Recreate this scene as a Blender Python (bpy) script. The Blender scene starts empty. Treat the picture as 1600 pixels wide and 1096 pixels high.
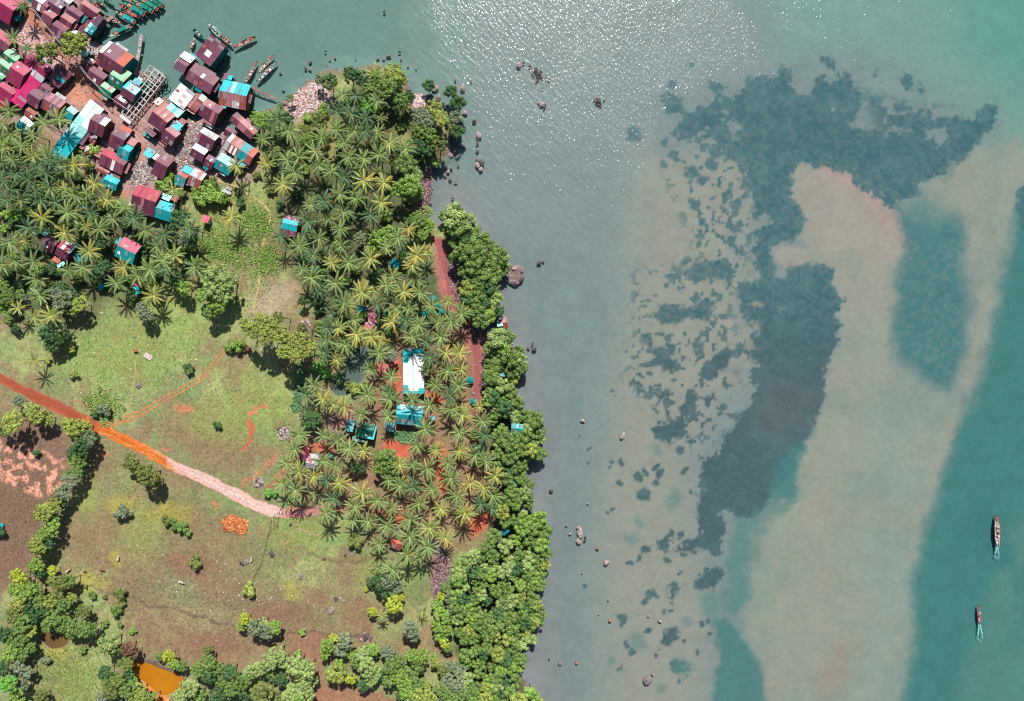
import bpy, bmesh, math, random
import numpy as np
from mathutils import Vector, Matrix, Euler

# ------------------------------------------------------------------ camera, light, exposure
sc = bpy.context.scene
C = sc.collection
RX, RY, FPX, MPP = 1600.0, 1096.0, 1150.0, 0.25      # photo size, focal length in px, metres per px on the ground
H = FPX * MPP                                        # height of the drone above the water
cam_d = bpy.data.cameras.new('camera')
cam_d.sensor_fit = 'HORIZONTAL'; cam_d.sensor_width = 36.0
cam_d.lens = 36.0 * FPX / RX
cam_d.clip_start = 1.0; cam_d.clip_end = 9000.0
cam = bpy.data.objects.new('camera', cam_d); C.objects.link(cam)
cam.location = (0, 0, H)
sc.camera = cam

SUN_DIR = Vector((0.11, 0.80, 1.0)).normalized()     # from the scene towards the sun
world = bpy.data.worlds.new('World'); sc.world = world
world.use_nodes = True
wn_ = world.node_tree.nodes; wl_ = world.node_tree.links
sky = wn_.new('ShaderNodeTexSky'); sky.sky_type = 'NISHITA'; sky.sun_disc = False
sky.sun_elevation = math.asin(SUN_DIR.z); sky.sun_rotation = math.atan2(SUN_DIR.x, SUN_DIR.y)
bgn = wn_['Background']; wl_.new(sky.outputs[0], bgn.inputs['Color']); bgn.inputs['Strength'].default_value = 0.065
sun_d = bpy.data.lights.new('sun', 'SUN'); sun_d.energy = 5.0; sun_d.angle = math.radians(0.55); sun_d.color = (1.0, 0.955, 0.89)
sun = bpy.data.objects.new('sun', sun_d); C.objects.link(sun)
sun.rotation_euler = SUN_DIR.to_track_quat('Z', 'Y').to_euler(); sun.location = SUN_DIR * 600
sc.view_settings.view_transform = 'Standard'; sc.view_settings.look = 'None'
sc.view_settings.exposure = 0.26; sc.view_settings.gamma = 1.0
sc.view_settings.use_curve_mapping = False
sc.cycles.use_denoising = False; sc.cycles.filter_width = 1.1; sc.cycles.max_bounces = 5; sc.cycles.transparent_max_bounces = 8

random.seed(7); R = random.Random(11)
def U(a, b): return R.uniform(a, b)

# ------------------------------------------------------------------ colour and noise helpers
def lin1(c):
    c = c / 255.0
    return c / 12.92 if c <= 0.04045 else ((c + 0.055) / 1.055) ** 2.4
GAIN = 1.0 / 1.38
def S(r, g, b, k=1.0):                               # base colour of a surface that looks (r,g,b) in full sun
    return np.array([min(lin1(r) * GAIN * k, .92), min(lin1(g) * GAIN * k, .92), min(lin1(b) * GAIN * k, .92)])
def rgba(c, k=1.0): return (float(min(c[0]*k, .95)), float(min(c[1]*k, .95)), float(min(c[2]*k, .95)), 1.0)

def _h(ix, iy, s):
    n = (ix.astype(np.int64) * 374761393 + iy.astype(np.int64) * 668265263 + s * 1442695041) & 0x7fffffff
    n = ((n ^ (n >> 13)) * 1274126177) & 0x7fffffff
    return ((n ^ (n >> 16)) & 0xffff) / 65535.0
def vnoise(x, y, s):
    x0 = np.floor(x); y0 = np.floor(y); fx = x - x0; fy = y - y0
    fx = fx*fx*(3-2*fx); fy = fy*fy*(3-2*fy)
    a = _h(x0, y0, s); b = _h(x0+1, y0, s); c = _h(x0, y0+1, s); d = _h(x0+1, y0+1, s)
    return (a*(1-fx)+b*fx)*(1-fy) + (c*(1-fx)+d*fx)*fy
def fbm(x, y, sc_, oct_=4, s=0, gain=.5):
    x = x / sc_; y = y / sc_; t = 0; a = 1; n = 0
    for k in range(oct_):
        t = t + a * vnoise(x + 17.3*k, y - 9.1*k, s + 31*k); n += a; a *= gain; x = x*2.03; y = y*2.03
    return t / n
def sstep(a, b, v):
    t = np.clip((v - a) / (b - a), 0, 1); return t*t*(3-2*t)

# ------------------------------------------------------------------ terrain grid in photo pixels
STEP = 0.55
def axis(lim):
    core = np.arange(-lim, lim + .01, STEP)
    ext = lim + np.array([2, 6, 14, 30, 60, 110, 200, 350, 600, 1000, 1700, 3000.])
    return np.concatenate([-ext[::-1], core, ext]), len(ext), len(core)
XS, NEX, NCX = axis(226.0); YS, NEY, NCY = axis(163.0)
GX, GY = np.meshgrid(XS, YS)
PX = GX / MPP + RX/2; PY = RY/2 - GY / MPP
SHP = PX.shape
w1 = fbm(PX, PY, 26, 3, 5); w2 = fbm(PX, PY, 26, 3, 9); w3 = fbm(PX, PY, 7, 2, 15); w4 = fbm(PX, PY, 7, 2, 19)
WX = PX + (w1-.5)*16 + (w3-.5)*7; WY = PY + (w2-.5)*16 + (w4-.5)*7
BX = PX + (w1-.5)*34 + (w3-.5)*14; BY = PY + (w2-.5)*34 + (w4-.5)*14

def segdist(x, y, x0, y0, x1, y1):
    dx, dy = x1-x0, y1-y0; L2 = dx*dx + dy*dy + 1e-9
    t = np.clip(((x-x0)*dx + (y-y0)*dy) / L2, 0, 1)
    return np.hypot(x-x0-t*dx, y-y0-t*dy)
def poly(pts, soft=3, warp=1):
    X, Y = ((PX, PY), (WX, WY), (BX, BY))[warp]
    P = np.array(pts, float); m = np.zeros(SHP); pad = soft + 40
    sel = (PX > P[:, 0].min()-pad) & (PX < P[:, 0].max()+pad) & (PY > P[:, 1].min()-pad) & (PY < P[:, 1].max()+pad)
    x = X[sel]; y = Y[sel]
    if not x.size: return m
    ins = np.zeros(x.shape, bool); d = np.full(x.shape, 1e9)
    for i in range(len(P)):
        x0, y0 = P[i-1]; x1, y1 = P[i]
        c = ((y0 > y) != (y1 > y)) & (x < (x1-x0)*(y-y0)/((y1-y0) or 1e-9) + x0)
        ins ^= c
        d = np.minimum(d, segdist(x, y, x0, y0, x1, y1))
    m[sel] = sstep(-soft, soft, np.where(ins, d, -d)); return m
def stroke(pts, w, soft=2, warp=1):
    X, Y = ((PX, PY), (WX, WY), (BX, BY))[warp]
    P = np.array(pts, float); m = np.zeros(SHP); pad = soft + w + 30
    sel = (PX > P[:, 0].min()-pad) & (PX < P[:, 0].max()+pad) & (PY > P[:, 1].min()-pad) & (PY < P[:, 1].max()+pad)
    x = X[sel]; y = Y[sel]; d = np.full(x.shape, 1e9)
    for i in range(1, len(P)): d = np.minimum(d, segdist(x, y, *P[i-1], *P[i]))
    m[sel] = 1 - sstep(w-soft, w+soft, d); return m
def blob(x, y, rx, ry=None, ang=0, soft=.35, warp=1):
    X, Y = ((PX, PY), (WX, WY), (BX, BY))[warp]
    ry = ry or rx; a = math.radians(ang); m = np.zeros(SHP); rr = max(rx, ry)*(1+soft)+24
    sel = (abs(PX-x) < rr) & (abs(PY-y) < rr)
    dx = X[sel]-x; dy = Y[sel]-y
    u = (dx*math.cos(a)+dy*math.sin(a))/rx; v = (-dx*math.sin(a)+dy*math.cos(a))/ry
    m[sel] = 1 - sstep(1-soft, 1+soft, np.hypot(u, v)); return m

LAND = [(-9000, -9000), (128, -9000), (128, -40), (133, 4), (142, 30), (136, 58), (150, 70), (168, 78), (176, 98), (196, 112), (215, 118),
        (232, 135), (262, 160), (292, 186), (322, 188), (340, 196), (352, 210), (372, 212), (392, 222), (404, 208), (400, 186), (414, 174), (440, 166),
        (455, 152), (482, 126), (505, 114), (545, 108), (600, 108), (632, 122), (642, 152), (660, 148), (672, 168), (692, 178),
        (706, 205), (700, 240), (680, 268), (668, 300), (664, 332), (688, 350), (700, 336), (730, 352), (752, 384), (768, 408),
        (776, 440), (770, 478), (765, 508), (782, 528), (806, 552), (800, 586), (786, 606), (800, 640), (832, 672), (832, 708),
        (808, 738), (816, 780), (838, 808), (846, 850), (838, 900), (832, 950), (818, 1000), (808, 1050), (830, 1078), (838, 1130), (845, 9000), (-9000, 9000)]
sd_land = poly(LAND, 26, 1)
def blur(a, n):
    for _ in range(2):
        for ax in (0, 1):
            c = np.cumsum(np.pad(a, [(n+1, n) if k == ax else (0, 0) for k in (0, 1)], mode='edge'), axis=ax)
            a = (np.take(c, range(2*n+1, c.shape[ax]), axis=ax) - np.take(c, range(0, c.shape[ax]-2*n-1), axis=ax)) / (2*n+1)
    return a
GZ = np.where(sd_land > .5, (sd_land-.5)*3.0, (sd_land-.5)*2.6) + (fbm(PX, PY, 60, 3, 71)-.5)*.5*np.abs(sd_land-.5)*2
POND = [(211, 1033), (232, 1037), (260, 1048), (288, 1058), (281, 1072), (262, 1084), (252, 1083), (238, 1070), (224, 1060), (212, 1050)]
POOL = [(74, 986), (92, 990), (108, 996), (110, 1004), (96, 1010), (82, 1012), (70, 1000), (66, 990)]
LAGO = [(545, 550), (562, 543), (584, 545), (582, 562), (572, 582), (562, 596), (548, 612), (530, 618), (520, 606), (532, 590), (542, 572)]
for pp in (POND, POOL, LAGO): GZ -= 1.3 * blur(poly(pp, 4, 0), 2)

# ------------------------------------------------------------------ paint the seabed
n20 = fbm(PX, PY, 20, 4, 101); n60 = fbm(PX, PY, 70, 4, 111); n6 = fbm(PX, PY, 6, 3, 121); n200 = fbm(PX, PY, 260, 3, 131)
A = np.zeros(SHP + (3,))
def paint(m, c, jit=0.0):
    global A
    c = np.asarray(c)
    if jit: m = m * np.clip(1 - jit + 2*jit*n6, 0, 1)
    A += (c - A) * m[..., None]
A[:] = S(124, 141, 142)
paint(sstep(760, 700, PX)*sstep(500, 200, PY), S(118, 142, 138))
paint(poly([(120, -200), (640, -200), (640, 60), (560, 110), (460, 150), (400, 220), (250, 180), (150, 60)], 60, 1), S(108, 142, 136))
paint(poly([(1080, -400), (9000, -400), (9000, 330), (1600, 330), (1560, 200), (1400, 90), (1230, 60)], 70, 2), S(116, 152, 146))
paint(poly([(1440, -400), (9000, -400), (9000, 200), (1640, 180), (1500, 70)], 60, 2), S(96, 150, 144))
paint(sstep(1.0, 0.0, np.abs(sd_land-.0)/.5)*0, S(0, 0, 0))
paint(poly([(668, 268), (720, 268), (770, 330), (800, 430), (850, 560), (880, 700), (870, 800), (880, 1000), (900, 1200), (700, 1200), (660, 330)], 30, 1)*.75, S(136, 137, 140))
paint(poly([(1000, 240), (1180, 230), (1170, 480), (1190, 560), (1120, 640), (1080, 720), (1100, 900), (1110, 980), (1110, 1300), (960, 1300), (930, 900), (950, 640), (980, 420)], 50, 2)*.85, S(150, 150, 142))
# big sand bar and its tail
BAR = [(1238, 262), (1262, 252), (1296, 256), (1330, 268), (1362, 292), (1396, 332), (1428, 372), (1424, 400), (1408, 420), (1400, 470), (1396, 540),
       (1402, 570), (1430, 590), (1482, 618), (1500, 600), (1508, 560), (1524, 470), (1508, 400), (1500, 344), (1466, 334), (1446, 310), (1450, 290), (1484, 270), (1530, 230), (1600, 210), (1620, 260),
       (1582, 330), (1572, 420), (1556, 500), (1536, 580), (1508, 640), (1476, 715), (1448, 790), (1428, 860), (1420, 960), (1416, 1120), (1180, 1120), (1196, 1050), (1172, 1000),
       (1166, 930), (1180, 860), (1206, 800), (1244, 750), (1262, 680), (1288, 640), (1290, 590), (1310, 560), (1312, 500), (1304, 450), (1286, 412), (1262, 392),
       (1256, 370), (1266, 340), (1250, 318), (1238, 300)]
paint(poly(BAR, 15, 1), S(143, 151, 143))
paint(poly([(1244, 268), (1300, 262), (1340, 282), (1380, 330), (1424, 376), (1400, 420), (1392, 500), (1330, 520), (1310, 440), (1262, 380), (1270, 330)], 22, 1)*.8, S(154, 154, 146))
paint(stroke([(1300, 262), (1346, 286), (1388, 336), (1420, 376)], 13, 13)*.8, S(172, 148, 146)); paint(poly([(1246, 266), (1300, 262), (1350, 292), (1400, 350), (1410, 400), (1320, 430), (1270, 360)], 24, 2)*.4, S(166, 152, 146))
paint(stroke([(1250, 300), (1300, 420), (1330, 480)], 14, 14)*.5, S(156, 150, 142))
paint(poly([(1300, 560), (1290, 660), (1250, 780), (1190, 900), (1180, 1120), (1330, 1120), (1340, 800), (1340, 620)], 40, 2)*.5, S(150, 152, 140))
paint(stroke([(1500, 640), (1468, 720), (1440, 800), (1424, 880)], 10, 10)*.6, S(160, 152, 142))
paint(blob(1318, 1040, 22, 50, 30, .9)*.6, S(158, 132, 124))
paint(poly([(1330, 640), (1480, 640), (1450, 780), (1420, 1100), (1350, 1100)], 40, 2)*.5, S(136, 156, 148))
paint(sstep(.48, .68, n60)*poly(BAR, 20, 1)*.45, S(124, 146, 138)); paint(sstep(.5, .7, fbm(PX, PY, 45, 4, 139))*poly(BAR, 20, 1)*.35, S(154, 149, 140))
# deep channel on the right
paint(poly([(1640, 280), (1592, 300), (1580, 380), (1560, 500), (1540, 590), (1506, 660), (1478, 740), (1450, 830), (1428, 920), (1432, 1010), (1410, 1120), (1440, 1500), (9000, 1500), (9000, 280)], 16, 1), S(68, 124, 122))
paint(poly([(1640, 770), (1590, 830), (1562, 900), (1540, 980), (1510, 1050), (1490, 1130), (1600, 1500), (9000, 1500), (9000, 700)], 18, 2)*.8, S(88, 134, 126))
paint(sstep(.5, .7, n60)*sstep(1480, 1560, PX)*sstep(300, 420, PY)*.35, S(46, 108, 116))
# sea grass
G1 = S(64, 106, 114); G2 = S(76, 96, 102); G3 = S(62, 122, 122)
GR_N = [(1030, 150), (1052, 142), (1066, 166), (1092, 156), (1108, 166), (1112, 128), (1126, 128), (1142, 142), (1166, 152), (1176, 114), (1208, 118), (1220, 96),
        (1238, 104), (1242, 140), (1270, 146), (1280, 84), (1300, 90), (1308, 98), (1374, 104), (1378, 116), (1336, 122), (1340, 146), (1360, 152), (1350, 172), (1378, 196), (1392, 226),
        (1424, 232), (1470, 226), (1486, 244), (1498, 252), (1452, 282), (1446, 300), (1404, 306), (1404, 330), (1430, 366), (1396, 334), (1362, 294), (1330, 268), (1296, 256), (1262, 252), (1240, 260), (1236, 290), (1250, 318), (1266, 340),
        (1262, 364), (1240, 388), (1204, 388), (1226, 420), (1286, 410), (1304, 448), (1312, 500), (1310, 560), (1288, 592), (1286, 640), (1262, 680), (1246, 740), (1200, 790), (1176, 800), (1150, 812),
        (1148, 770), (1094, 772), (1088, 716), (1130, 690), (1176, 620), (1172, 520), (1150, 480), (1160, 430), (1152, 400), (1136, 380), (1142, 352), (1180, 330), (1168, 290), (1160, 250), (1110, 246), (1090, 230), (1062, 214), (1040, 196)]
gm = poly(GR_N, 5, 2)
hole = sstep(.53, .60, fbm(PX, PY, 24, 4, 301)) * (poly([(1036, 130), (1160, 150), (1160, 250), (1040, 220)], 8) + poly([(1270, 90), (1420, 100), (1460, 260), (1330, 230)], 10) + poly([(1130, 330), (1240, 340), (1220, 560), (1120, 560)], 10))
gm = np.clip(gm - hole*.8, 0, 1)
for p, s_ in [([(1488, 190), (1496, 176), (1520, 186), (1546, 160), (1560, 166), (1558, 190), (1536, 220), (1510, 252), (1490, 248), (1480, 226)], 5),
          ([(1406, 118), (1430, 118), (1452, 148), (1430, 142), (1410, 132)], 5), ([(1396, 152), (1424, 156), (1420, 178), (1400, 172)], 6), ([(1424, 176), (1452, 172), (1456, 200), (1428, 208)], 8),
          ([(1390, 200), (1440, 204), (1480, 232), (1470, 260), (1420, 262), (1390, 240)], 9), ([(1450, 150), (1464, 154), (1460, 168), (1450, 164)], 4), ([(1360, 150), (1384, 152), (1376, 170), (1358, 168)], 5),
          ([(1586, 290), (1640, 270), (1640, 400), (1600, 380), (1582, 310)], 6),
          ([(1062, 424), (1084, 412), (1110, 404), (1130, 404), (1146, 420), (1140, 440), (1104, 434), (1086, 440)], 5),
          ([(1008, 492), (1040, 476), (1080, 482), (1106, 472), (1120, 462), (1128, 480), (1102, 500), (1070, 500), (1040, 506), (1014, 504)], 5),
          ([(1002, 532), (1016, 510), (1022, 526), (1014, 546), (1000, 542)], 4), ([(1026, 546), (1056, 532), (1060, 546), (1044, 556), (1028, 554)], 4),
          ([(990, 572), (1012, 566), (1030, 556), (1050, 560), (1070, 560), (1068, 572), (1040, 574), (1014, 580)], 4), ([(984, 586), (996, 592), (996, 606), (984, 600)], 3),
          ([(996, 610), (1052, 606), (1056, 614), (1020, 618), (996, 620)], 4), ([(1076, 610), (1096, 616), (1090, 640), (1070, 656), (1056, 676), (1020, 678), (1022, 668), (1050, 660), (1066, 640)], 5),
          ([(1096, 580), (1120, 552), (1150, 540), (1176, 520), (1180, 540), (1150, 556), (1124, 580), (1110, 598), (1096, 592)], 5),
          ([(1016, 666), (1040, 664), (1070, 656), (1076, 680), (1056, 690), (1020, 684)], 5), ([(1052, 716), (1080, 720), (1078, 726), (1054, 722)], 3),
          ([(1090, 770), (1148, 776), (1132, 800), (1128, 850), (1130, 870), (1108, 860), (1100, 850), (1070, 872), (1054, 868), (1090, 840), (1096, 810)], 4),
          ([(1022, 858), (1044, 826), (1052, 836), (1048, 860), (1028, 862)], 4), ([(1084, 916), (1104, 884), (1130, 880), (1128, 900), (1108, 926), (1092, 930)], 4),
          ([(1036, 948), (1048, 916), (1070, 910), (1064, 930), (1044, 948)], 4), ([(1044, 910), (1056, 890), (1072, 890), (1060, 904)], 3), ([(1012, 928), (1036, 922), (1038, 930), (1014, 934)], 3),
          ([(1026, 1016), (1040, 984), (1058, 982), (1058, 1004), (1040, 1012)], 4), ([(1050, 1058), (1060, 1036), (1082, 1044), (1070, 1062)], 5)]:
    gm = np.maximum(gm, poly(p, s_, 1 if s_ < 6 else 2))
sm = np.zeros(SHP)
gs = blur(np.clip(gm, 0, 1), 3)
gm = sstep(.34, .70, gs + (fbm(PX, PY, 13, 3, 451)-.5)*1.05*np.minimum(1, 4*gs*(1-gs)+.25) + (fbm(PX, PY, 4.5, 2, 455)-.5)*.65*np.minimum(1, 4*gs*(1-gs)+.2))
for x, y, r in [(972, 722, 6), (954, 722, 2.5), (954, 730, 3), (1000, 744, 7), (1010, 736, 6), (1006, 772, 10), (972, 754, 5), (1024, 754, 6), (1028, 730, 5), (1032, 742, 7), (952, 802, 3.5), (962, 796, 4), (1066, 832, 7), (1064, 842, 5),
                (1000, 872, 6), (986, 880, 6), (1010, 860, 9), (1042, 878, 7), (914, 920, 4), (1010, 942, 6), (1034, 960, 5), (1046, 956, 4.5), (972, 972, 9), (1014, 992, 7), (978, 1010, 6), (988, 1022, 7), (1026, 1026, 6), (1072, 1002, 4), (1092, 1022, 3.5),
                (972, 1044, 4), (966, 1046, 3), (1058, 1070, 4), (904, 682, 3), (926, 702, 3), (918, 728, 2), (1108, 974, 6), (1094, 978, 4), (1112, 994, 4), (1070, 738, 6), (1080, 772, 4), (1048, 690, 6), (1064, 702, 7), (1080, 690, 6),
                (1090, 358, 4), (1102, 360, 4), (1090, 380, 5), (1104, 382, 4), (1112, 350, 3), (1130, 324, 6), (1110, 308, 4), (1070, 408, 9), (1056, 430, 4), (1048, 448, 4), (1116, 444, 3), (1066, 448, 3), (1000, 500, 3), (1006, 472, 3), (1014, 474, 3),
                (978, 552, 3), (956, 612, 3), (960, 622, 2), (1024, 640, 4), (986, 666, 2), (1050, 132, 9), (1080, 100, 5), (992, 210, 12), (1036, 218, 7), (1052, 240, 10), (1082, 268, 12), (1100, 278, 9), (1120, 260, 8), (1040, 258, 7), (1060, 246, 6), (1150, 316, 10), (1130, 306, 7)]:
    sm = np.maximum(sm, blob(x, y, r*1.0, r*.8, R.uniform(0, 180), .3))
zone = poly([(1040, 230), (1180, 240), (1170, 420), (1110, 440), (1060, 330)], 20) + poly([(990, 420), (1150, 400), (1150, 660), (1090, 700), (980, 600)], 20)*.9
sm = np.maximum(sm, zone*sstep(.60, .66, fbm(PX, PY, 9, 2, 401)))
nez = poly([(1340, 140), (1490, 170), (1500, 250), (1450, 300), (1400, 330), (1390, 230)], 14)*sstep(.47, .56, fbm(PX, PY, 16, 4, 471))
gm = np.maximum(np.maximum(gm, np.clip(sm, 0, 1)*.95), nez*.9)
mott = sstep(.34, .60, fbm(PX, PY, 5, 3, 461)); strk = sstep(.36, .66, fbm(PX*.6+PY*.45, (PY*.8-PX*.6)*2.6, 14, 3, 463))
gm = gm*(.68 + .22*mott + .12*strk)
paint(gm, G1)
lowg = gm*sstep(420, 620, PY); paint(lowg*.85, G2)
paint(gm*sstep(.45, .7, n20)*.25, S(92, 122, 124))
paint(gm*sstep(1390, 1440, PX)*sstep(330, 420, PY)*.75, G3)
s6 = poly([(1410, 330), (1440, 340), (1460, 350), (1470, 346), (1494, 338), (1510, 362), (1504, 420), (1518, 460), (1510, 560), (1486, 612), (1462, 604), (1434, 580), (1400, 556), (1398, 510), (1402, 440), (1412, 410)], 16, 1)
paint(s6*(.66+.24*mott), S(66, 118, 121)); paint(poly([(1440, 300), (1500, 330), (1510, 380), (1440, 400), (1410, 340)], 18, 1)*.5, S(76, 124, 126))
paint(gm*blob(1225, 640, 60, 46, 0, .8, 2)*.35, S(112, 108, 116))
paint(poly([(1204, 388), (1240, 386), (1262, 392), (1270, 410), (1226, 424)], 6)*.7, S(162, 154, 144))
for x, y, r, ry in [(1190, 470, 10, 5), (1186, 505, 9, 5), (1172, 540, 8, 12), (1170, 420, 7, 8), (1180, 400, 6, 5)]:
    paint(blob(x, y, r, ry, 0, .4, 2)*.7, S(150, 148, 136))
paint(poly([(1150, 812), (1200, 790), (1246, 742), (1264, 690), (1270, 660), (1250, 780), (1200, 800), (1180, 850), (1166, 930), (1150, 960), (1130, 950), (1140, 880)], 12, 2)*.85, S(92, 132, 130))
paint(poly([(1212, 716), (1256, 690), (1254, 740), (1238, 782), (1206, 776)], 9, 1)*.75, S(72, 122, 124))
paint(poly([(1114, 970), (1132, 962), (1150, 980), (1176, 1020), (1194, 1060), (1194, 1130), (1110, 1130), (1122, 1060), (1128, 1030)], 7, 1)*.95, S(78, 124, 124))
for x, y, rx, ry in [(1028, 704, 10, 8), (1054, 782, 14, 18), (986, 840, 14, 8), (1000, 816, 7, 10), (1070, 972, 9, 8), (996, 1006, 12, 14), (954, 1036, 6, 6), (1068, 1046, 16, 16), (1030, 1076, 7, 6), (1110, 950, 16, 20), (1148, 940, 16, 18)]:
    paint(blob(x, y, rx, ry, 0, .6)*.6, S(92, 132, 130))
A *= (0.93 + .14*n20)[..., None]
A *= (0.95 + .10*fbm(PX*.5+PY*.35, PY*.9-PX*.5, 5, 3, 77))[..., None]
A *= 1.06
SEA = A.copy()

# ------------------------------------------------------------------ paint the land
A[:] = S(130, 133, 92)
grass_hi = S(150, 156, 104); grass_dk = S(96, 118, 70); dry = S(138, 118, 90); brown = S(122, 98, 82); redsoil = S(164, 88, 70); orange = S(212, 104, 58)
paint(sstep(.45, .62, n60), grass_hi); paint(sstep(.55, .75, n20)*.6, grass_dk); paint(sstep(.47, .62, fbm(PX, PY, 46, 4, 501))*.8, dry); paint(sstep(.5, .66, fbm(PX, PY, 14, 4, 511))*.45, S(122, 112, 84)); paint(sstep(.56, .68, fbm(PX, PY, 30, 3, 521))*.5, S(120, 146, 92))
# village ground
VIL = [(-300, -300), (140, -300), (150, 70), (250, 160), (350, 210), (400, 225), (408, 262), (392, 282), (350, 286), (300, 300), (200, 310), (150, 280), (60, 190), (-300, 190)]
paint(poly(VIL, 10), S(164, 130, 124)); paint(poly(VIL, 10)*sstep(.5, .7, n20)*.6, S(134, 110, 108))
paint(poly([(20, 40), (80, 36), (95, 70), (125, 100), (160, 150), (150, 165), (120, 160), (100, 120), (60, 90), (25, 70)], 8), S(204, 158, 152))
paint(poly([(108, 128), (140, 122), (168, 152), (160, 168), (120, 166), (100, 150)], 6), S(192, 134, 110))
paint(poly([(292, 186), (340, 200), (350, 215), (320, 260), (290, 270), (275, 270), (270, 220)], 6)*.9, S(146, 126, 124))
paint(poly([(340, 262), (405, 240), (402, 275), (360, 292)], 6)*.6, S(150, 122, 106))
under = S(70, 82, 56)  # dark undergrowth, with the shade between the palms painted into it
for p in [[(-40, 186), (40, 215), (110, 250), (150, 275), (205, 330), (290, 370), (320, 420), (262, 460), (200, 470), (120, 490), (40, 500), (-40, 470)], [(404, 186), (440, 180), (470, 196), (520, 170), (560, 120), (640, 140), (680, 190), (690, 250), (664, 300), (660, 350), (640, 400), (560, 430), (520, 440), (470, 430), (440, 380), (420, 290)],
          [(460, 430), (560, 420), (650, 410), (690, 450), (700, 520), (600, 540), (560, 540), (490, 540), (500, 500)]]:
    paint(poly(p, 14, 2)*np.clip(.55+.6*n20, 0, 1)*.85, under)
for x, y, rx, ry in [(500, 190, 30, 18), (520, 215, 22, 30), (505, 250, 20, 20), (560, 470, 14, 20), (585, 450, 20, 20), (640, 215, 16, 16)]:
    paint(blob(x, y, rx, ry, 0, .7, 2)*.6, S(150, 146, 92))
# red lanes under the palms and the estate
paint(poly([(676, 372), (692, 380), (708, 430), (720, 470), (726, 500), (744, 520), (758, 540), (756, 600), (752, 640), (740, 660), (735, 560), (716, 520), (698, 480), (680, 430)], 5), S(166, 104, 100))
paint(poly([(684, 378), (700, 384), (716, 430), (706, 436)], 3)*.7, S(118, 84, 86))
paint(poly([(620, 520), (760, 500), (770, 640), (790, 760), (760, 860), (690, 860), (640, 800), (560, 800), (470, 760), (470, 690), (530, 640), (590, 620), (600, 560)], 14, 2)*.66, S(138, 100, 84))
for p in [[(600, 690), (620, 682), (640, 692), (644, 714), (622, 718), (604, 704)], [(490, 690), (518, 690), (520, 706), (488, 710)], [(534, 650), (548, 652), (544, 664), (532, 662)],
          [(666, 614), (690, 610), (690, 630), (672, 634)], [(686, 690), (700, 700), (702, 760), (690, 780), (682, 730)], [(620, 792), (648, 790), (640, 812), (622, 812)], [(730, 820), (764, 802), (760, 826), (736, 842)],
          [(590, 566), (628, 562), (630, 612), (618, 616), (596, 590)]]:
    paint(poly(p, 5), S(188, 98, 74))
paint(poly([(590, 566), (624, 562), (618, 590), (596, 590)], 6)*.6, S(196, 122, 116))
paint(poly([(520, 640), (560, 640), (545, 690), (500, 700), (490, 680)], 8)*.7, S(150, 116, 112))
paint(poly([(604, 512), (616, 520), (612, 540), (586, 546), (560, 542), (566, 530)], 8)*.8, S(146, 142, 74))
paint(poly([(670, 840), (700, 850), (696, 900), (680, 940), (668, 900)], 6)*.9, S(140, 104, 104))
# rubble beach and stony patches
paint(poly([(445, 170), (466, 140), (490, 132), (520, 150), (522, 168), (505, 178), (480, 176), (462, 192), (448, 184)], 6), S(206, 176, 172))
paint(poly([(398, 468), (440, 440), (462, 450), (450, 486), (420, 500), (396, 492)], 12)*.7, S(168, 150, 130))
paint(poly([(660, 152), (650, 158), (646, 170), (662, 168)], 4)*.8, S(190, 160, 150))
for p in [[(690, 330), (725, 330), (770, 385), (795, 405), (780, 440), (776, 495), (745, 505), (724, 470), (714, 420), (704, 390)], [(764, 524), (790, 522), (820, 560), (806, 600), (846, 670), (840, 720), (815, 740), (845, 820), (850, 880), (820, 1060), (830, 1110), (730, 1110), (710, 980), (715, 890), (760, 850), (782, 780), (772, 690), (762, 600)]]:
    paint(poly(p, 8)*.85, S(66, 76, 54))  # dark undergrowth below the mangroves, shade of the gaps painted in
paint(poly([(206, 1028), (240, 1030), (296, 1052), (292, 1078), (284, 1062), (262, 1052), (232, 1042), (212, 1040)], 5)*.9, S(112, 90, 88))
for p, w in [([(300, 880), (330, 960)], 1.2), ([(470, 840), (455, 900), (440, 960)], 1.4), ([(520, 880), (560, 900)], 1.2), ([(510, 900), (570, 912)], 1.0), ([(500, 915), (566, 924)], 1.0), ([(505, 930), (560, 938)], 1.0), ([(240, 700), (205, 860)], 1.3), ([(180, 700), (166, 860)], 1.5), ([(186, 704), (172, 860)], 1.3)]:
    paint(stroke(p, w, 1.4)*.5, S(146, 124, 98))
paint(poly([(80, 520), (200, 470), (300, 490), (350, 560), (250, 600), (160, 650), (90, 590)], 30, 2)*sstep(.42, .6, n20)*.55, S(122, 150, 88))
paint(poly([(280, 640), (400, 600), (460, 640), (450, 700), (380, 690), (330, 720)], 26, 2)*sstep(.42, .6, n20)*.5, S(126, 156, 88))
# fields
paint(poly([(60, 600), (180, 668), (300, 740), (280, 900), (320, 1000), (380, 960), (560, 980), (690, 990), (680, 1010), (520, 1000), (440, 1100), (200, 1020), (180, 900), (80, 860), (90, 820), (120, 740)], 14, 2)*.35, dry)
paint(poly([(-400, 690), (70, 650), (120, 700), (100, 760), (60, 830), (40, 900), (-20, 960), (-400, 1000)], 12), brown)
paint(poly([(190, 870), (330, 850), (420, 920), (540, 880), (660, 960), (500, 1010), (430, 1000), (330, 1020), (250, 1030), (200, 980), (180, 930)], 26, 2)*.5, S(132, 108, 88))
paint(poly([(240, 760), (420, 830), (400, 940), (330, 930), (260, 860)], 30, 2)*.55, S(130, 110, 86))
paint(poly([(90, 830), (150, 700), (190, 720), (180, 880), (120, 890)], 20, 2)*.5, S(130, 112, 82))
paint(poly([(260, 690), (330, 620), (400, 690), (390, 740), (330, 740)], 24, 2)*.8, S(134, 110, 88))
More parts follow.
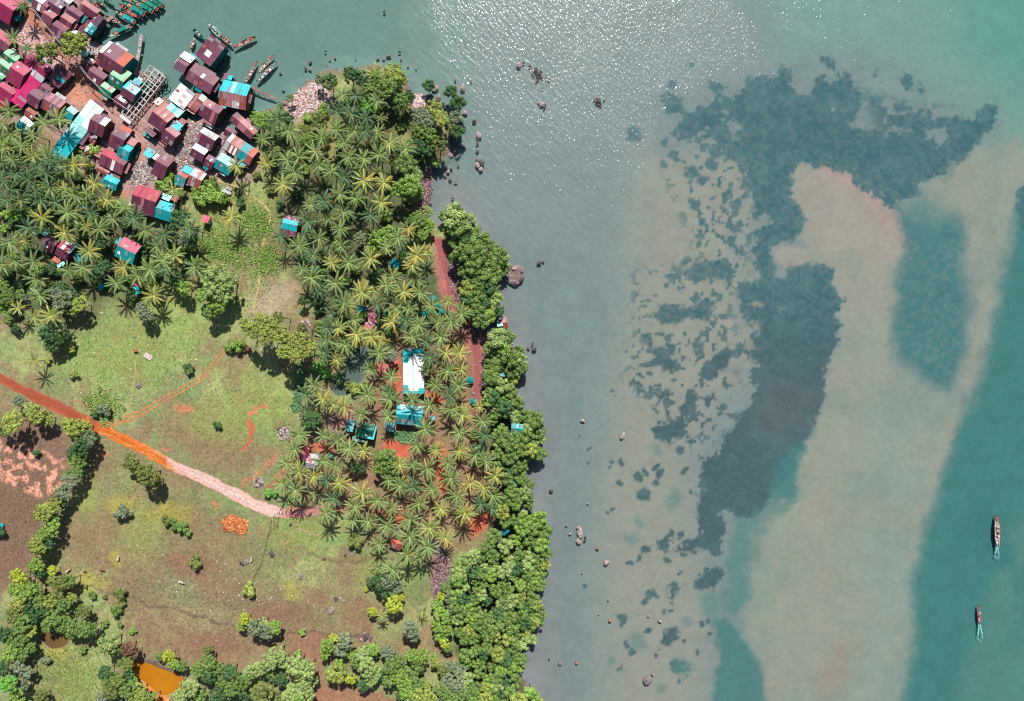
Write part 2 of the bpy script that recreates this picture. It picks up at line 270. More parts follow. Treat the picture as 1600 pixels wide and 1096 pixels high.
for x, y, rx, ry in [(480, 830, 60, 26), (350, 660, 50, 34), (265, 490, 60, 60), (180, 560, 80, 40), (420, 620, 50, 40), (140, 780, 20, 20), (225, 820, 30, 40), (120, 1060, 40, 40), (600, 900, 40, 26), (330, 360, 30, 50), (390, 330, 40, 40)]:
    paint(blob(x, y, rx, ry, 0, .9, 2)*.55, S(136, 154, 80))
for x, y, rx, ry in [(190, 785, 22, 16), (145, 910, 26, 16), (185, 870, 9, 9), (460, 920, 12, 10), (90, 1020, 18, 14), (270, 800, 30, 18)]:
    paint(blob(x, y, rx, ry, 0, .6, 1)*.5, S(164, 158, 64))
for x, y, rx, ry in [(170, 762, 26, 14), (265, 910, 30, 14), (300, 930, 26, 14), (100, 760, 10, 10)]:
    paint(blob(x, y, rx, ry, 0, .9, 2)*.4, S(110, 128, 92))
for x, y, rx, ry in [(500, 928, 16, 18), (330, 1000, 60, 20), (480, 1010, 46, 14), (300, 880, 40, 20), (560, 960, 30, 20), (440, 955, 50, 20)]:
    paint(blob(x, y, rx, ry, 0, .8, 2)*.6, S(132, 92, 80))
paint(poly([(0, 690), (40, 688), (104, 716), (102, 752), (90, 778), (44, 776), (40, 760), (16, 752), (0, 740)], 8, 2)*sstep(.44, .56, fbm(PX, PY, 9, 3, 601))*.9, S(226, 158, 134))
paint(poly([(480, 1060), (590, 1068), (640, 1096), (640, 1300), (480, 1300)], 12, 2)*.8, S(150, 104, 86))
paint(poly([(440, 980), (500, 985), (510, 1000), (500, 1080), (490, 1060), (470, 1010)], 8)*.6, S(148, 108, 92))
# scraped soil by the tracks
for p, w, c in [([(383, 700), (392, 680), (396, 660)], 3.2, S(196, 92, 70)), ([(388, 668), (408, 632), (420, 634)], 2.2, S(182, 112, 86)), ([(420, 760), (440, 740), (452, 715)], 4, S(160, 104, 84)),
                ([(378, 758), (405, 738), (430, 715)], 1.6, S(190, 124, 96)), ([(160, 668), (150, 640), (120, 630)], 3, S(170, 120, 96)), ([(100, 905), (230, 940), (330, 966), (440, 984), (505, 990), (570, 990)], 1.6, S(98, 84, 76)),
                ([(168, 860), (160, 900), (162, 930)], 1.6, S(150, 130, 108)), ([(150, 700), (165, 760), (160, 860)], 2, S(146, 128, 100)), ([(465, 850), (500, 872), (540, 878), (640, 870)], 2, S(120, 104, 80)),
                ([(400, 870), (430, 822), (434, 805)], 1.2, S(110, 90, 72)), ([(140, 500), (98, 570)], 1.2, S(160, 146, 100))]:
    paint(stroke(p, w, 1.5)*.85, c)
for x, y, r in [(436, 742, 7), (418, 634, 6), (165, 708, 9), (402, 648, 5), (340, 787, 5), (290, 640, 14), (154, 995, 6), (262, 706, 7)]:
    paint(blob(x, y, r, r*.7, 0, .5)*.7, S(198, 116, 88))
paint(poly(POND, 7, 0), S(176, 120, 70)); paint(poly([(228, 1064), (248, 1080), (262, 1086), (250, 1092), (232, 1076)], 3), S(230, 120, 60))
paint(poly(POOL, 7, 0), S(160, 118, 74)); paint(poly(LAGO, 6, 0), S(96, 110, 100))
# shore strip: wet mud and stones
wet = sstep(.80, .55, sd_land)*sstep(.35, .5, sd_land)
paint(wet*.75, S(120, 100, 100))
A *= (0.86 + .28*n6)[..., None]; A *= (0.90 + .20*fbm(PX, PY, 3, 2, 777))[..., None]; A *= (.92+.16*n20)[..., None]
A *= 1.27
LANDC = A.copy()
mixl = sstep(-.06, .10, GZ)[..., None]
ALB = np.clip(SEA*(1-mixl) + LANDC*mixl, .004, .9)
DARKBED = None

def mesh_from(name, verts, faces_flat, nper, cols=None):
    me = bpy.data.meshes.new(name)
    verts = np.asarray(verts, np.float32); ff = np.asarray(faces_flat, np.int32).ravel(); nf = len(ff)//nper
    me.vertices.add(len(verts)); me.vertices.foreach_set('co', verts.ravel())
    me.loops.add(len(ff)); me.loops.foreach_set('vertex_index', ff)
    me.polygons.add(nf); me.polygons.foreach_set('loop_start', np.arange(nf, dtype=np.int32)*nper)
    me.update(calc_edges=True)
    if cols is not None:
        at = me.attributes.new('albedo', 'FLOAT_COLOR', 'POINT')
        c4 = np.ones((len(verts), 4), np.float32); c4[:, :3] = cols; at.data.foreach_set('color', c4.ravel())
    return me

# ------------------------------------------------------------------ materials
def mat(name):
    m = bpy.data.materials.new(name); m.use_nodes = True; nt = m.node_tree
    return m, nt, nt.nodes['Principled BSDF']
def N(nt, t, **kw):
    n = nt.nodes.new(t)
    for k, v in kw.items(): setattr(n, k, v)
    return n
def noise_mul(nt, col_out, scale, lo, hi, detail=4, coord='Object', vec_scale=None):
    tc = N(nt, 'ShaderNodeTexCoord'); src = tc.outputs[coord]
    if vec_scale:
        mp = N(nt, 'ShaderNodeMapping'); mp.inputs['Scale'].default_value = vec_scale; nt.links.new(src, mp.inputs[0]); src = mp.outputs[0]
    nz = N(nt, 'ShaderNodeTexNoise'); nz.inputs['Scale'].default_value = scale; nz.inputs['Detail'].default_value = detail
    nt.links.new(src, nz.inputs['Vector'])
    mr = N(nt, 'ShaderNodeMapRange'); mr.inputs[1].default_value = .3; mr.inputs[2].default_value = .7; mr.inputs[3].default_value = lo; mr.inputs[4].default_value = hi
    nt.links.new(nz.outputs[0], mr.inputs[0])
    mx = N(nt, 'ShaderNodeVectorMath', operation='SCALE'); nt.links.new(col_out, mx.inputs[0]); nt.links.new(mr.outputs[0], mx.inputs['Scale'])
    return mx.outputs[0], nz
def m_attr(name, rough=.95, ns=1.3, lo=.78, hi=1.22, bump=.25, bdist=.15):
    m, nt, b = mat(name); b.inputs['Roughness'].default_value = rough; b.inputs['Specular IOR Level'].default_value = .15
    at = N(nt, 'ShaderNodeAttribute', attribute_name='albedo')
    o, nz = noise_mul(nt, at.outputs['Color'], ns, lo, hi, 5); nt.links.new(o, b.inputs['Base Color'])
    bp = N(nt, 'ShaderNodeBump'); bp.inputs['Strength'].default_value = bump; bp.inputs['Distance'].default_value = bdist
    nt.links.new(nz.outputs[0], bp.inputs['Height']); nt.links.new(bp.outputs[0], b.inputs['Normal']); return m
M_GROUND = m_attr('soil_and_grass', .95, 1.1, .76, 1.24, .55, .25)
M_SEABED = m_attr('seabed_sand', .95, .5, .95, 1.05, .2, .1)
M_ROAD = m_attr('road_earth', .95, 1.2, .82, 1.16, .4, .12)
def m_objcol(name, rough=.9, spec=.2, ns=2.0, lo=.8, hi=1.2, coord='Object', vs=None, bump=0, bd=.03, metal=0, blotch=False):
    m, nt, b = mat(name); b.inputs['Roughness'].default_value = rough; b.inputs['Specular IOR Level'].default_value = spec; b.inputs['Metallic'].default_value = metal
    oi = N(nt, 'ShaderNodeObjectInfo'); o, nz = noise_mul(nt, oi.outputs['Color'], ns, lo, hi, 4, coord, vs)
    if blotch:                                       # rust and bleaching in patches, different on every sheet
        va = N(nt, 'ShaderNodeVectorMath', operation='ADD'); tc = N(nt, 'ShaderNodeTexCoord'); sc2 = N(nt, 'ShaderNodeVectorMath', operation='SCALE'); sc2.inputs[0].default_value = (57, 31, 13)
        nt.links.new(oi.outputs['Random'], sc2.inputs['Scale']); nt.links.new(tc.outputs['Object'], va.inputs[0]); nt.links.new(sc2.outputs[0], va.inputs[1])
        n2 = N(nt, 'ShaderNodeTexNoise'); n2.inputs['Scale'].default_value = 2.6; n2.inputs['Detail'].default_value = 5; n2.inputs['Roughness'].default_value = .65; nt.links.new(va.outputs[0], n2.inputs['Vector'])
        mr2 = N(nt, 'ShaderNodeMapRange'); mr2.inputs[1].default_value = .52; mr2.inputs[2].default_value = .75; mr2.inputs[3].default_value = 0; mr2.inputs[4].default_value = .55; nt.links.new(n2.outputs[0], mr2.inputs[0])
        mx2 = N(nt, 'ShaderNodeMix', data_type='RGBA'); nt.links.new(mr2.outputs[0], mx2.inputs[0]); nt.links.new(o, mx2.inputs[6])
        hv = N(nt, 'ShaderNodeMix', data_type='RGBA', blend_type='MULTIPLY'); hv.inputs[0].default_value = 1; nt.links.new(oi.outputs['Color'], hv.inputs[6]); hv.inputs[7].default_value = (.62, .50, .46, 1)
        nt.links.new(hv.outputs[2], mx2.inputs[7]); o = mx2.outputs[2]
    nt.links.new(o, b.inputs['Base Color'])
    if bump:
        bp = N(nt, 'ShaderNodeBump'); bp.inputs['Strength'].default_value = bump; bp.inputs['Distance'].default_value = bd
        nt.links.new(nz.outputs[0], bp.inputs['Height']); nt.links.new(bp.outputs[0], b.inputs['Normal'])
    return m
M_OBJ = m_objcol('painted_surface', .8, .25, 1.2, .86, 1.12)
M_ROOF = m_objcol('corrugated_sheet', .5, .35, 1.0, .72, 1.22, 'Object', (6, .5, 1), .2, .03, 0, True)
M_WALL = m_objcol('board_wall', .9, .15, 3.0, .7, 1.2)
M_WOOD = m_objcol('weathered_wood', .9, .15, 3.0, .65, 1.25)
M_ROCK = m_objcol('rock', .9, .2, 1.8, .55, 1.3, 'Object', None, .7, .2)
M_BARK = m_objcol('bark', .95, .1, 3.0, .7, 1.2)
def m_leaf(name, transl=.12, rough=.6, spec=.3):
    m, nt, b = mat(name); b.inputs['Roughness'].default_value = rough; b.inputs['Specular IOR Level'].default_value = spec
    oi = N(nt, 'ShaderNodeObjectInfo'); at = N(nt, 'ShaderNodeAttribute', attribute_name='tone')
    mx = N(nt, 'ShaderNodeMix', data_type='RGBA', blend_type='MULTIPLY'); mx.inputs[0].default_value = 1.0
    nt.links.new(oi.outputs['Color'], mx.inputs[6]); nt.links.new(at.outputs['Color'], mx.inputs[7])
    nt.links.new(mx.outputs[2], b.inputs['Base Color'])
    tr = N(nt, 'ShaderNodeBsdfTranslucent'); nt.links.new(mx.outputs[2], tr.inputs[0])
    ms = N(nt, 'ShaderNodeMixShader'); ms.inputs[0].default_value = transl
    nt.links.new(b.outputs[0], ms.inputs[1]); nt.links.new(tr.outputs[0], ms.inputs[2])
    nt.links.new(ms.outputs[0], nt.nodes['Material Output'].inputs['Surface']); return m
M_LEAF = m_leaf('foliage'); M_FROND = m_leaf('palm_frond', .15, .45, .45)
# sea water: clear tinted sheet with a Fresnel gloss and wind ripples; ruffle = how much wind reaches it
def m_water():
    m = bpy.data.materials.new('sea_water'); m.use_nodes = True; nt = m.node_tree; nt.nodes.remove(nt.nodes['Principled BSDF'])
    out = nt.nodes['Material Output']
    tc = N(nt, 'ShaderNodeTexCoord'); mp = N(nt, 'ShaderNodeMapping'); mp.inputs['Rotation'].default_value = (0, 0, math.radians(38)); mp.inputs['Scale'].default_value = (1.0, .62, 1)
    nt.links.new(tc.outputs['Object'], mp.inputs[0])
    n1 = N(nt, 'ShaderNodeTexNoise'); n1.inputs['Scale'].default_value = 1.15; n1.inputs['Detail'].default_value = 1.0; n1.inputs['Roughness'].default_value = .6
    nt.links.new(mp.outputs[0], n1.inputs['Vector'])
    at = N(nt, 'ShaderNodeAttribute', attribute_name='ruffle')
    md = N(nt, 'ShaderNodeMath', operation='MULTIPLY'); nt.links.new(at.outputs['Fac'], md.inputs[0]); md.inputs[1].default_value = WAVE
    bp = N(nt, 'ShaderNodeBump'); bp.inputs['Strength'].default_value = 1.0
    nt.links.new(md.outputs[0], bp.inputs['Distance']); nt.links.new(n1.outputs[0], bp.inputs['Height'])
    fr = N(nt, 'ShaderNodeFresnel'); fr.inputs['IOR'].default_value = 1.33; fr.inputs['IOR'].default_value = 1.36
    gl = N(nt, 'ShaderNodeBsdfGlossy'); gl.inputs['Roughness'].default_value = .165; nt.links.new(bp.outputs[0], gl.inputs['Normal'])
    sh = N(nt, 'ShaderNodeBsdfGlossy'); sh.inputs['Roughness'].default_value = .37
    mp2 = N(nt, 'ShaderNodeMapping'); mp2.vector_type = 'TEXTURE'; mp2.inputs['Rotation'].default_value = (0, 0, math.radians(-48)); mp2.inputs['Scale'].default_value = (5.5, 1.5, 1); nt.links.new(tc.outputs['Object'], mp2.inputs[0])
    n3 = N(nt, 'ShaderNodeTexNoise'); n3.inputs['Scale'].default_value = 1.0; n3.inputs['Detail'].default_value = 2; nt.links.new(mp2.outputs[0], n3.inputs['Vector'])
    b3 = N(nt, 'ShaderNodeBump'); b3.inputs['Strength'].default_value = 1.0; b3.inputs['Distance'].default_value = .34; nt.links.new(n3.outputs[0], b3.inputs['Height']); nt.links.new(b3.outputs[0], sh.inputs['Normal'])
    gm_ = N(nt, 'ShaderNodeMixShader'); rm = N(nt, 'ShaderNodeMath', operation='MULTIPLY'); nt.links.new(at.outputs['Fac'], rm.inputs[0]); rm.inputs[1].default_value = .62
    nt.links.new(rm.outputs[0], gm_.inputs[0]); nt.links.new(gl.outputs[0], gm_.inputs[1]); nt.links.new(sh.outputs[0], gm_.inputs[2])
    tr = N(nt, 'ShaderNodeBsdfTransparent'); tr.inputs[0].default_value = (.95, .975, .97, 1)
    ms = N(nt, 'ShaderNodeMixShader'); nt.links.new(fr.outputs[0], ms.inputs[0]); nt.links.new(tr.outputs[0], ms.inputs[1]); nt.links.new(gm_.outputs[0], ms.inputs[2])
    nt.links.new(ms.outputs[0], out.inputs['Surface']); return m
WAVE = 0.40
M_WATER = m_water()
def m_pond(name, c, rough=.12):
    m, nt, b = mat(name); b.inputs['Roughness'].default_value = rough; b.inputs['IOR'].default_value = 1.33
    rgb = N(nt, 'ShaderNodeRGB'); rgb.outputs[0].default_value = rgba(c)
    o, _ = noise_mul(nt, rgb.outputs[0], .12, .85, 1.15, 3); nt.links.new(o, b.inputs['Base Color']); return m

# ------------------------------------------------------------------ object helpers
def link(name, me, m=None, parent=None, loc=(0, 0, 0), rot=(0, 0, 0), scale=(1, 1, 1), color=None):
    o = bpy.data.objects.new(name, me); C.objects.link(o)
    if m is not None and me is not None and not me.materials: me.materials.append(m)
    o.location = loc; o.rotation_euler = rot; o.scale = scale
    if parent is not None: o.parent = parent
    if color is not None: o.color = rgba(color)
    return o
THINGS = []                                         # (object, noun phrase, px, py) that still need a label
def thing(o, noun, cat, px, py, group=None, label=None):
    o['category'] = cat
    if group: o['group'] = group
    if label: o['label'] = label
    else: THINGS.append((o, noun, px, py))
    return o
def empty(name, loc, rz=0):
    o = bpy.data.objects.new(name, None); C.objects.link(o); o.location = loc; o.rotation_euler = (0, 0, rz); o.empty_display_size = .5
    return o
def at(px, py, z=0.0):                              # ground position below a point of height z seen at this pixel
    k = MPP * (H - z) / H
    return ((px - RX/2) * k, (RY/2 - py) * k)
def gz(x, y):
    i = NEX + (x + 226.0)/STEP; j = NEY + (y + 163.0)/STEP
    i = min(max(i, NEX), NEX+NCX-2); j = min(max(j, NEY), NEY+NCY-2)
    a, b = int(i), int(j); fx, fy = i-a, j-b
    return float((GZ[b, a]*(1-fx)+GZ[b, a+1]*fx)*(1-fy) + (GZ[b+1, a]*(1-fx)+GZ[b+1, a+1]*fx)*fy)

def bm_mesh(name, fn):
    bm = bmesh.new(); fn(bm); me = bpy.data.meshes.new(name); bm.normal_update(); bm.to_mesh(me); bm.free(); return me
def box_into(bm, cx, cy, cz, sx, sy, sz, rot=None):
    M = Matrix.Translation((cx, cy, cz)) @ (rot or Matrix.Identity(4)) @ Matrix.Diagonal((sx, sy, sz, 1))
    bmesh.ops.create_cube(bm, size=1.0, matrix=M)
def tube_into(bm, pts, radii, seg=6, cap=True):
    rings = []
    for k, p in enumerate(pts):
        p = Vector(p); q = Vector(pts[min(k+1, len(pts)-1)]) - Vector(pts[max(k-1, 0)])
        q = q.normalized() if q.length > 1e-6 else Vector((0, 0, 1))
        u = q.orthogonal().normalized(); v = q.cross(u)
        rings.append([bm.verts.new(p + (u*math.cos(2*math.pi*s/seg) + v*math.sin(2*math.pi*s/seg))*radii[k]) for s in range(seg)])
    for a, b in zip(rings, rings[1:]):
        for s in range(seg): bm.faces.new((a[s], a[(s+1) % seg], b[(s+1) % seg], b[s]))
    if cap:
        bm.faces.new(rings[0][::-1]); bm.faces.new(rings[-1])
UNIT = {}
def unit_box(m):
    if m.name not in UNIT:
        me = bm_mesh('box_' + m.name, lambda bm: box_into(bm, 0, 0, 0, 1, 1, 1)); me.materials.append(m); UNIT[m.name] = me
    return UNIT[m.name]
def bx(name, m, parent, loc, size, color, rot=(0, 0, 0)):
    return link(name, unit_box(m), None, parent, loc, rot, size, color)
def _cyl(bm): bmesh.ops.create_cone(bm, cap_ends=True, segments=8, radius1=.5, radius2=.5, depth=1.0)
CYL = bm_mesh('post', _cyl); CYL.materials.append(M_WOOD)
def post(name, parent, loc, r, h, color): return link(name, CYL, None, parent, (loc[0], loc[1], loc[2]+h/2), (0, 0, 0), (2*r, 2*r, h), color)

# ------------------------------------------------------------------ ground, seabed, sea, ponds
ny, nx = SHP
idx = np.arange(ny*nx).reshape(SHP)
quads = np.stack([idx[:-1, :-1], idx[:-1, 1:], idx[1:, 1:], idx[1:, :-1]], -1).reshape(-1, 4)
zq = GZ.ravel()[quads].max(1)
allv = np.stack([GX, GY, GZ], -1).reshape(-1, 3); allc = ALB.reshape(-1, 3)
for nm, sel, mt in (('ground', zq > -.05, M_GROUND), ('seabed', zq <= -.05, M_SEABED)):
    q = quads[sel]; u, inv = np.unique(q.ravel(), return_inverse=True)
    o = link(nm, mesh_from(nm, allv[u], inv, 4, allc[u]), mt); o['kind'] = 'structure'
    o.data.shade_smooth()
wxs = np.concatenate([[-3200, -1200, -500], np.arange(-240, 241, 3.0), [500, 1200, 3200]]); wys = np.concatenate([[-3200, -1200, -500], np.arange(-180, 181, 3.0), [500, 1200, 3200]])
wx, wy = np.meshgrid(wxs, wys); wpx = wx/MPP + RX/2; wpy = RY/2 - wy/MPP
ruf = sstep(620, 700, wpx + (fbm(wpx, wpy, 60, 3, 811)-.5)*120)
calm = sstep(.40, .62, fbm(wpx*.8+wpy*.3, wpy-wpx*.4, 130, 3, 822))
ruf = ruf*(.62+.38*calm)
ruf *= 1 - .2*sstep(1130, 1250, wpx + (fbm(wpx, wpy, 50, 3, 833)-.5)*110 + wpy*.15)
ruf *= 1 - .5*sstep(300, 520, wpy)
slick = 1 - sstep(14, 40, segdist(wpx + (fbm(wpx, wpy, 40, 3, 844)-.5)*50, wpy, 1130, -60, 1260, 130)); ruf *= 1 - .6*slick
near = sstep(0, 60, np.minimum.reduce([segdist(wpx, wpy, *LAND[i-1], *LAND[i]) for i in range(20, len(LAND)-3)])); ruf *= .35 + .65*near
def inpoly(px, py, P, soft):
    ins = np.zeros(px.shape, bool); d = np.full(px.shape, 1e9)
    for i in range(len(P)):
        x0, y0 = P[i-1]; x1, y1 = P[i]; ins ^= ((y0 > py) != (y1 > py)) & (px < (x1-x0)*(py-y0)/((y1-y0) or 1e-9) + x0); d = np.minimum(d, segdist(px, py, x0, y0, x1, y1))
    return sstep(-soft, soft, np.where(ins, d, -d))
jx = wpx + (fbm(wpx, wpy, 40, 3, 855)-.5)*60; jy = wpy + (fbm(wpx, wpy, 40, 3, 866)-.5)*50
ruf *= .70 + .40*inpoly(jx, jy, [(650, -300), (1130, -300), (1130, -40), (1236, 92), (1196, 126), (1060, 150), (1030, 206), (980, 222), (900, 214), (780, 170), (690, 120)], 34)   # a cat's paw of stronger wind
ruf *= 1 - .55*inpoly(jx, jy, [(1030, 160), (1240, 110), (1640, 140), (1640, 700), (1000, 700), (1010, 420)], 30)                                                     # smoother over the shallows
ruf = .10 + .90*ruf
ii = np.arange(wx.size).reshape(wx.shape)
wq = np.stack([ii[:-1, :-1], ii[:-1, 1:], ii[1:, 1:], ii[1:, :-1]], -1).reshape(-1, 4)
wme = mesh_from('sea', np.stack([wx, wy, wx*0], -1).reshape(-1, 3), wq, 4)
ra = wme.attributes.new('ruffle', 'FLOAT', 'POINT'); ra.data.foreach_set('value', ruf.ravel().astype(np.float32))
sea = link('sea_water', wme, M_WATER); sea['kind'] = 'structure'
def flat_poly(name, pts, z, m):
    bm = bmesh.new(); P = []
    n = len(pts)
    for i in range(n):
        x0, y0 = pts[i]; x1, y1 = pts[(i+1) % n]
        for t in (0, .33, .66): P.append((x0+(x1-x0)*t + U(-.8, .8), y0+(y1-y0)*t + U(-.8, .8)))
    cx = sum(p[0] for p in pts)/n; cy = sum(p[1] for p in pts)/n
    vs = [bm.verts.new((*at(cx+(x-cx)*1.12, cy+(y-cy)*1.12), z)) for x, y in P]
    f = bm.faces.new(vs)
    if f.normal.z < 0: f.normal_flip()
    bmesh.ops.triangulate(bm, faces=bm.faces[:]); me = bpy.data.meshes.new(name); bm.to_mesh(me); bm.free()
    o = link(name, me, m); o['kind'] = 'structure'; return o
flat_poly('pond_water', POND, 1.02, m_pond('orange_mud_water', S(190, 124, 30), .06))
flat_poly('pond_water', POOL, 1.0, m_pond('brown_mud_water', S(120, 96, 62)))
flat_poly('pond_water', LAGO, 1.02, m_pond('green_pond_water', S(98, 116, 106)))

# ------------------------------------------------------------------ roads and paths as draped strips
def ribbon(name, pts, widths, colf, lift=.03, cell=.45, m=None, edge=.35, offs=0.0):
    P = [Vector(at(*p)) for p in pts]; ws = widths if isinstance(widths, (list, tuple)) else [widths]*len(pts)
    # resample with Catmull-Rom
    S_ = []
    for i in range(len(P)-1):
        p0, p1, p2, p3 = P[max(i-1, 0)], P[i], P[i+1], P[min(i+2, len(P)-1)]
        n = max(2, int((p2-p1).length/cell))
        for k in range(n):
            t = k/n; q = .5*((2*p1) + (p2-p0)*t + (2*p0-5*p1+4*p2-p3)*t*t + (3*p1-p0-3*p2+p3)*t**3)
            S_.append((q, ws[i]+(ws[i+1]-ws[i])*t, (i+t)/(len(P)-1)))
    S_.append((P[-1], ws[-1], 1.0))
    wmax = max(ws)*MPP; nc = max(2, int(wmax/cell))
    V = []; K = []; F = []
    for k, (q, w, t) in enumerate(S_):
        d = (S_[min(k+1, len(S_)-1)][0] - S_[max(k-1, 0)][0]).normalized(); nrm = Vector((-d.y, d.x)); w = w*MPP
        el = (float(fbm(np.array([k*.8]), np.array([3.3]), 7, 4, 5, .7)[0])-.5)*2*edge; er = (float(fbm(np.array([k*.8]), np.array([93.3]), 7, 4, 6, .7)[0])-.5)*2*edge
        for j in range(nc+1):
            u = j/nc; s = (u-.5)*w + (1-u)*el + u*er + offs
            x, y = q.x + nrm.x*s, q.y + nrm.y*s
            V.append((x, y, gz(x, y) + lift)); K.append((x/MPP+RX/2, RY/2-y/MPP, t, u))
    K = np.array(K); col = colf(K[:, 0], K[:, 1], K[:, 2], K[:, 3])
    for k in range(len(S_)-1):
        for j in range(nc):
            a = k*(nc+1)+j; F.append((a, a+nc+1, a+nc+2, a+1))
    me = mesh_from(name, V, F, 4, np.clip(col, .01, .9)); o = link(name, me, m or M_ROAD); o['kind'] = 'structure'; me.shade_smooth(); return o
def mixc(a, b, t): return a[None]*(1-t)[:, None] + b[None]*t[:, None]
def road_col(x, y, t, u):
    red = S(170, 90, 66); org = S(228, 126, 54); pk = S(236, 204, 192); pr = S(198, 134, 128); dk = S(150, 84, 66)
    n = fbm(x, y, 9, 3, 61); nf = fbm(x*.9+y*.45, y*.9*4-x*.45*4, 8, 3, 62)
    t1 = sstep(120, 190, x+(n-.5)*60); t2 = sstep(240, 296, x+(n-.5)*70+(u-.5)*30); t3 = sstep(432, 456, x); t4 = sstep(520, 560, x)
    c = red[None]*(1-t1)[:, None] + org[None]*t1[:, None]; c = c*(1-t2)[:, None] + pk[None]*t2[:, None]; c = c*(1-t3)[:, None]+pr[None]*t3[:, None]; c = c*(1-t4)[:, None]+dk[None]*t4[:, None]
    streak = sstep(.45, .7, nf)
    light = S(252, 206, 120)[None]*np.ones((len(x), 1))
    c += (light - c)*(streak*t1*(1-t2)*.6)[:, None]
    rut = S(206, 158, 150)[None]*np.ones((len(x), 1)); c += (rut-c)*((np.exp(-((u-.3)/.07)**2)+np.exp(-((u-.68)/.07)**2))*t2*(.2+.6*nf))[:, None]
    deep = S(205, 84, 24)[None]*np.ones((len(x), 1)); c += (deep-c)*(np.exp(-((u-.5)/.2)**2)*t1*(1-t2)*.7)[:, None]
    edgec = S(206, 110, 84)[None]*np.ones((len(x), 1)); e = sstep(.30, .5, np.abs(u-.5)+(n-.5)*.3); c += (edgec-c)*(e*.45*(1-t4))[:, None]
    return c*(.86+.28*n)[:, None]
ribbon('dirt_road', [(-60, 560), (0, 589), (58, 618), (118, 648), (166, 672), (216, 696), (270, 724), (332, 752), (390, 782), (436, 799), (478, 799), (520, 792), (560, 790), (610, 800), (650, 800)],
       [13, 13, 16, 17, 16, 16, 16, 17, 20, 18, 15, 13, 11, 11, 9], road_col, .035, .42, None, .9)
pc = lambda c, k=.2: (lambda x, y, t, u: c[None]*(1-k+2*k*fbm(x, y, 5, 3, 63))[:, None])
TRK = [(160, 668), (196, 656), (232, 640), (262, 622), (292, 606), (318, 590), (334, 572), (346, 556), (356, 544)]
ribbon('dirt_track', TRK, [4, 3, 2.2, 2, 2, 2, 1.8, 1.8, 1.6], pc(S(214, 138, 92)), .03, .4, None, .1, .75)
ribbon('dirt_track', TRK, [4, 3, 2.2, 2, 2, 2, 1.8, 1.8, 1.6], pc(S(214, 138, 92)), .034, .4, None, .1, -.75)
ribbon('footpath', [(196, 655), (206, 630), (211, 606), (214, 580), (216, 556)], 1.8, pc(S(186, 170, 106)), .03, .4, None, .1)
ribbon('footpath', [(344, 284), (368, 292), (392, 306), (413, 321), (424, 336), (421, 356), (413, 380), (409, 398), (408, 430), (404, 459), (398, 485)], 2.8, pc(S(206, 182, 130)), .06, .4, None, .12)
ribbon('footpath', [(378, 762), (392, 752), (408, 738), (424, 720), (440, 705)], 1.8, pc(S(196, 128, 98)), .03, .4, None, .12)
ribbon('footpath', [(450, 848), (462, 826), (476, 828), (492, 834), (506, 838)], 1.8, pc(S(188, 152, 126)), .03, .4, None, .2)
ribbon('village_lane', [(30, -20), (44, 20), (78, 56), (104, 86), (124, 116), (146, 146), (178, 176), (206, 200), (222, 222), (224, 240), (214, 262), (206, 286), (196, 312)],
       [16, 18, 18, 16, 16, 20, 14, 12, 12, 9, 8, 8, 7], lambda x, y, t, u: mixc(S(196, 154, 148), S(194, 132, 108), sstep(.35, .65, fbm(x, y, 26, 3, 64)))*(.85+.3*fbm(x, y, 6, 3, 65))[:, None], .03, .5, None, .8)
ribbon('embankment_path', [(684, 374), (694, 396), (702, 426), (710, 458), (722, 496), (738, 522), (746, 560), (746, 610), (742, 650)], [10, 16, 18, 18, 14, 12, 10, 10, 8],
       lambda x, y, t, u: S(166, 100, 98)[None]*(.82+.36*fbm(x*.6+y*.5, (y-x)*2, 5, 3, 66))[:, None], .03, .45, None, .9)

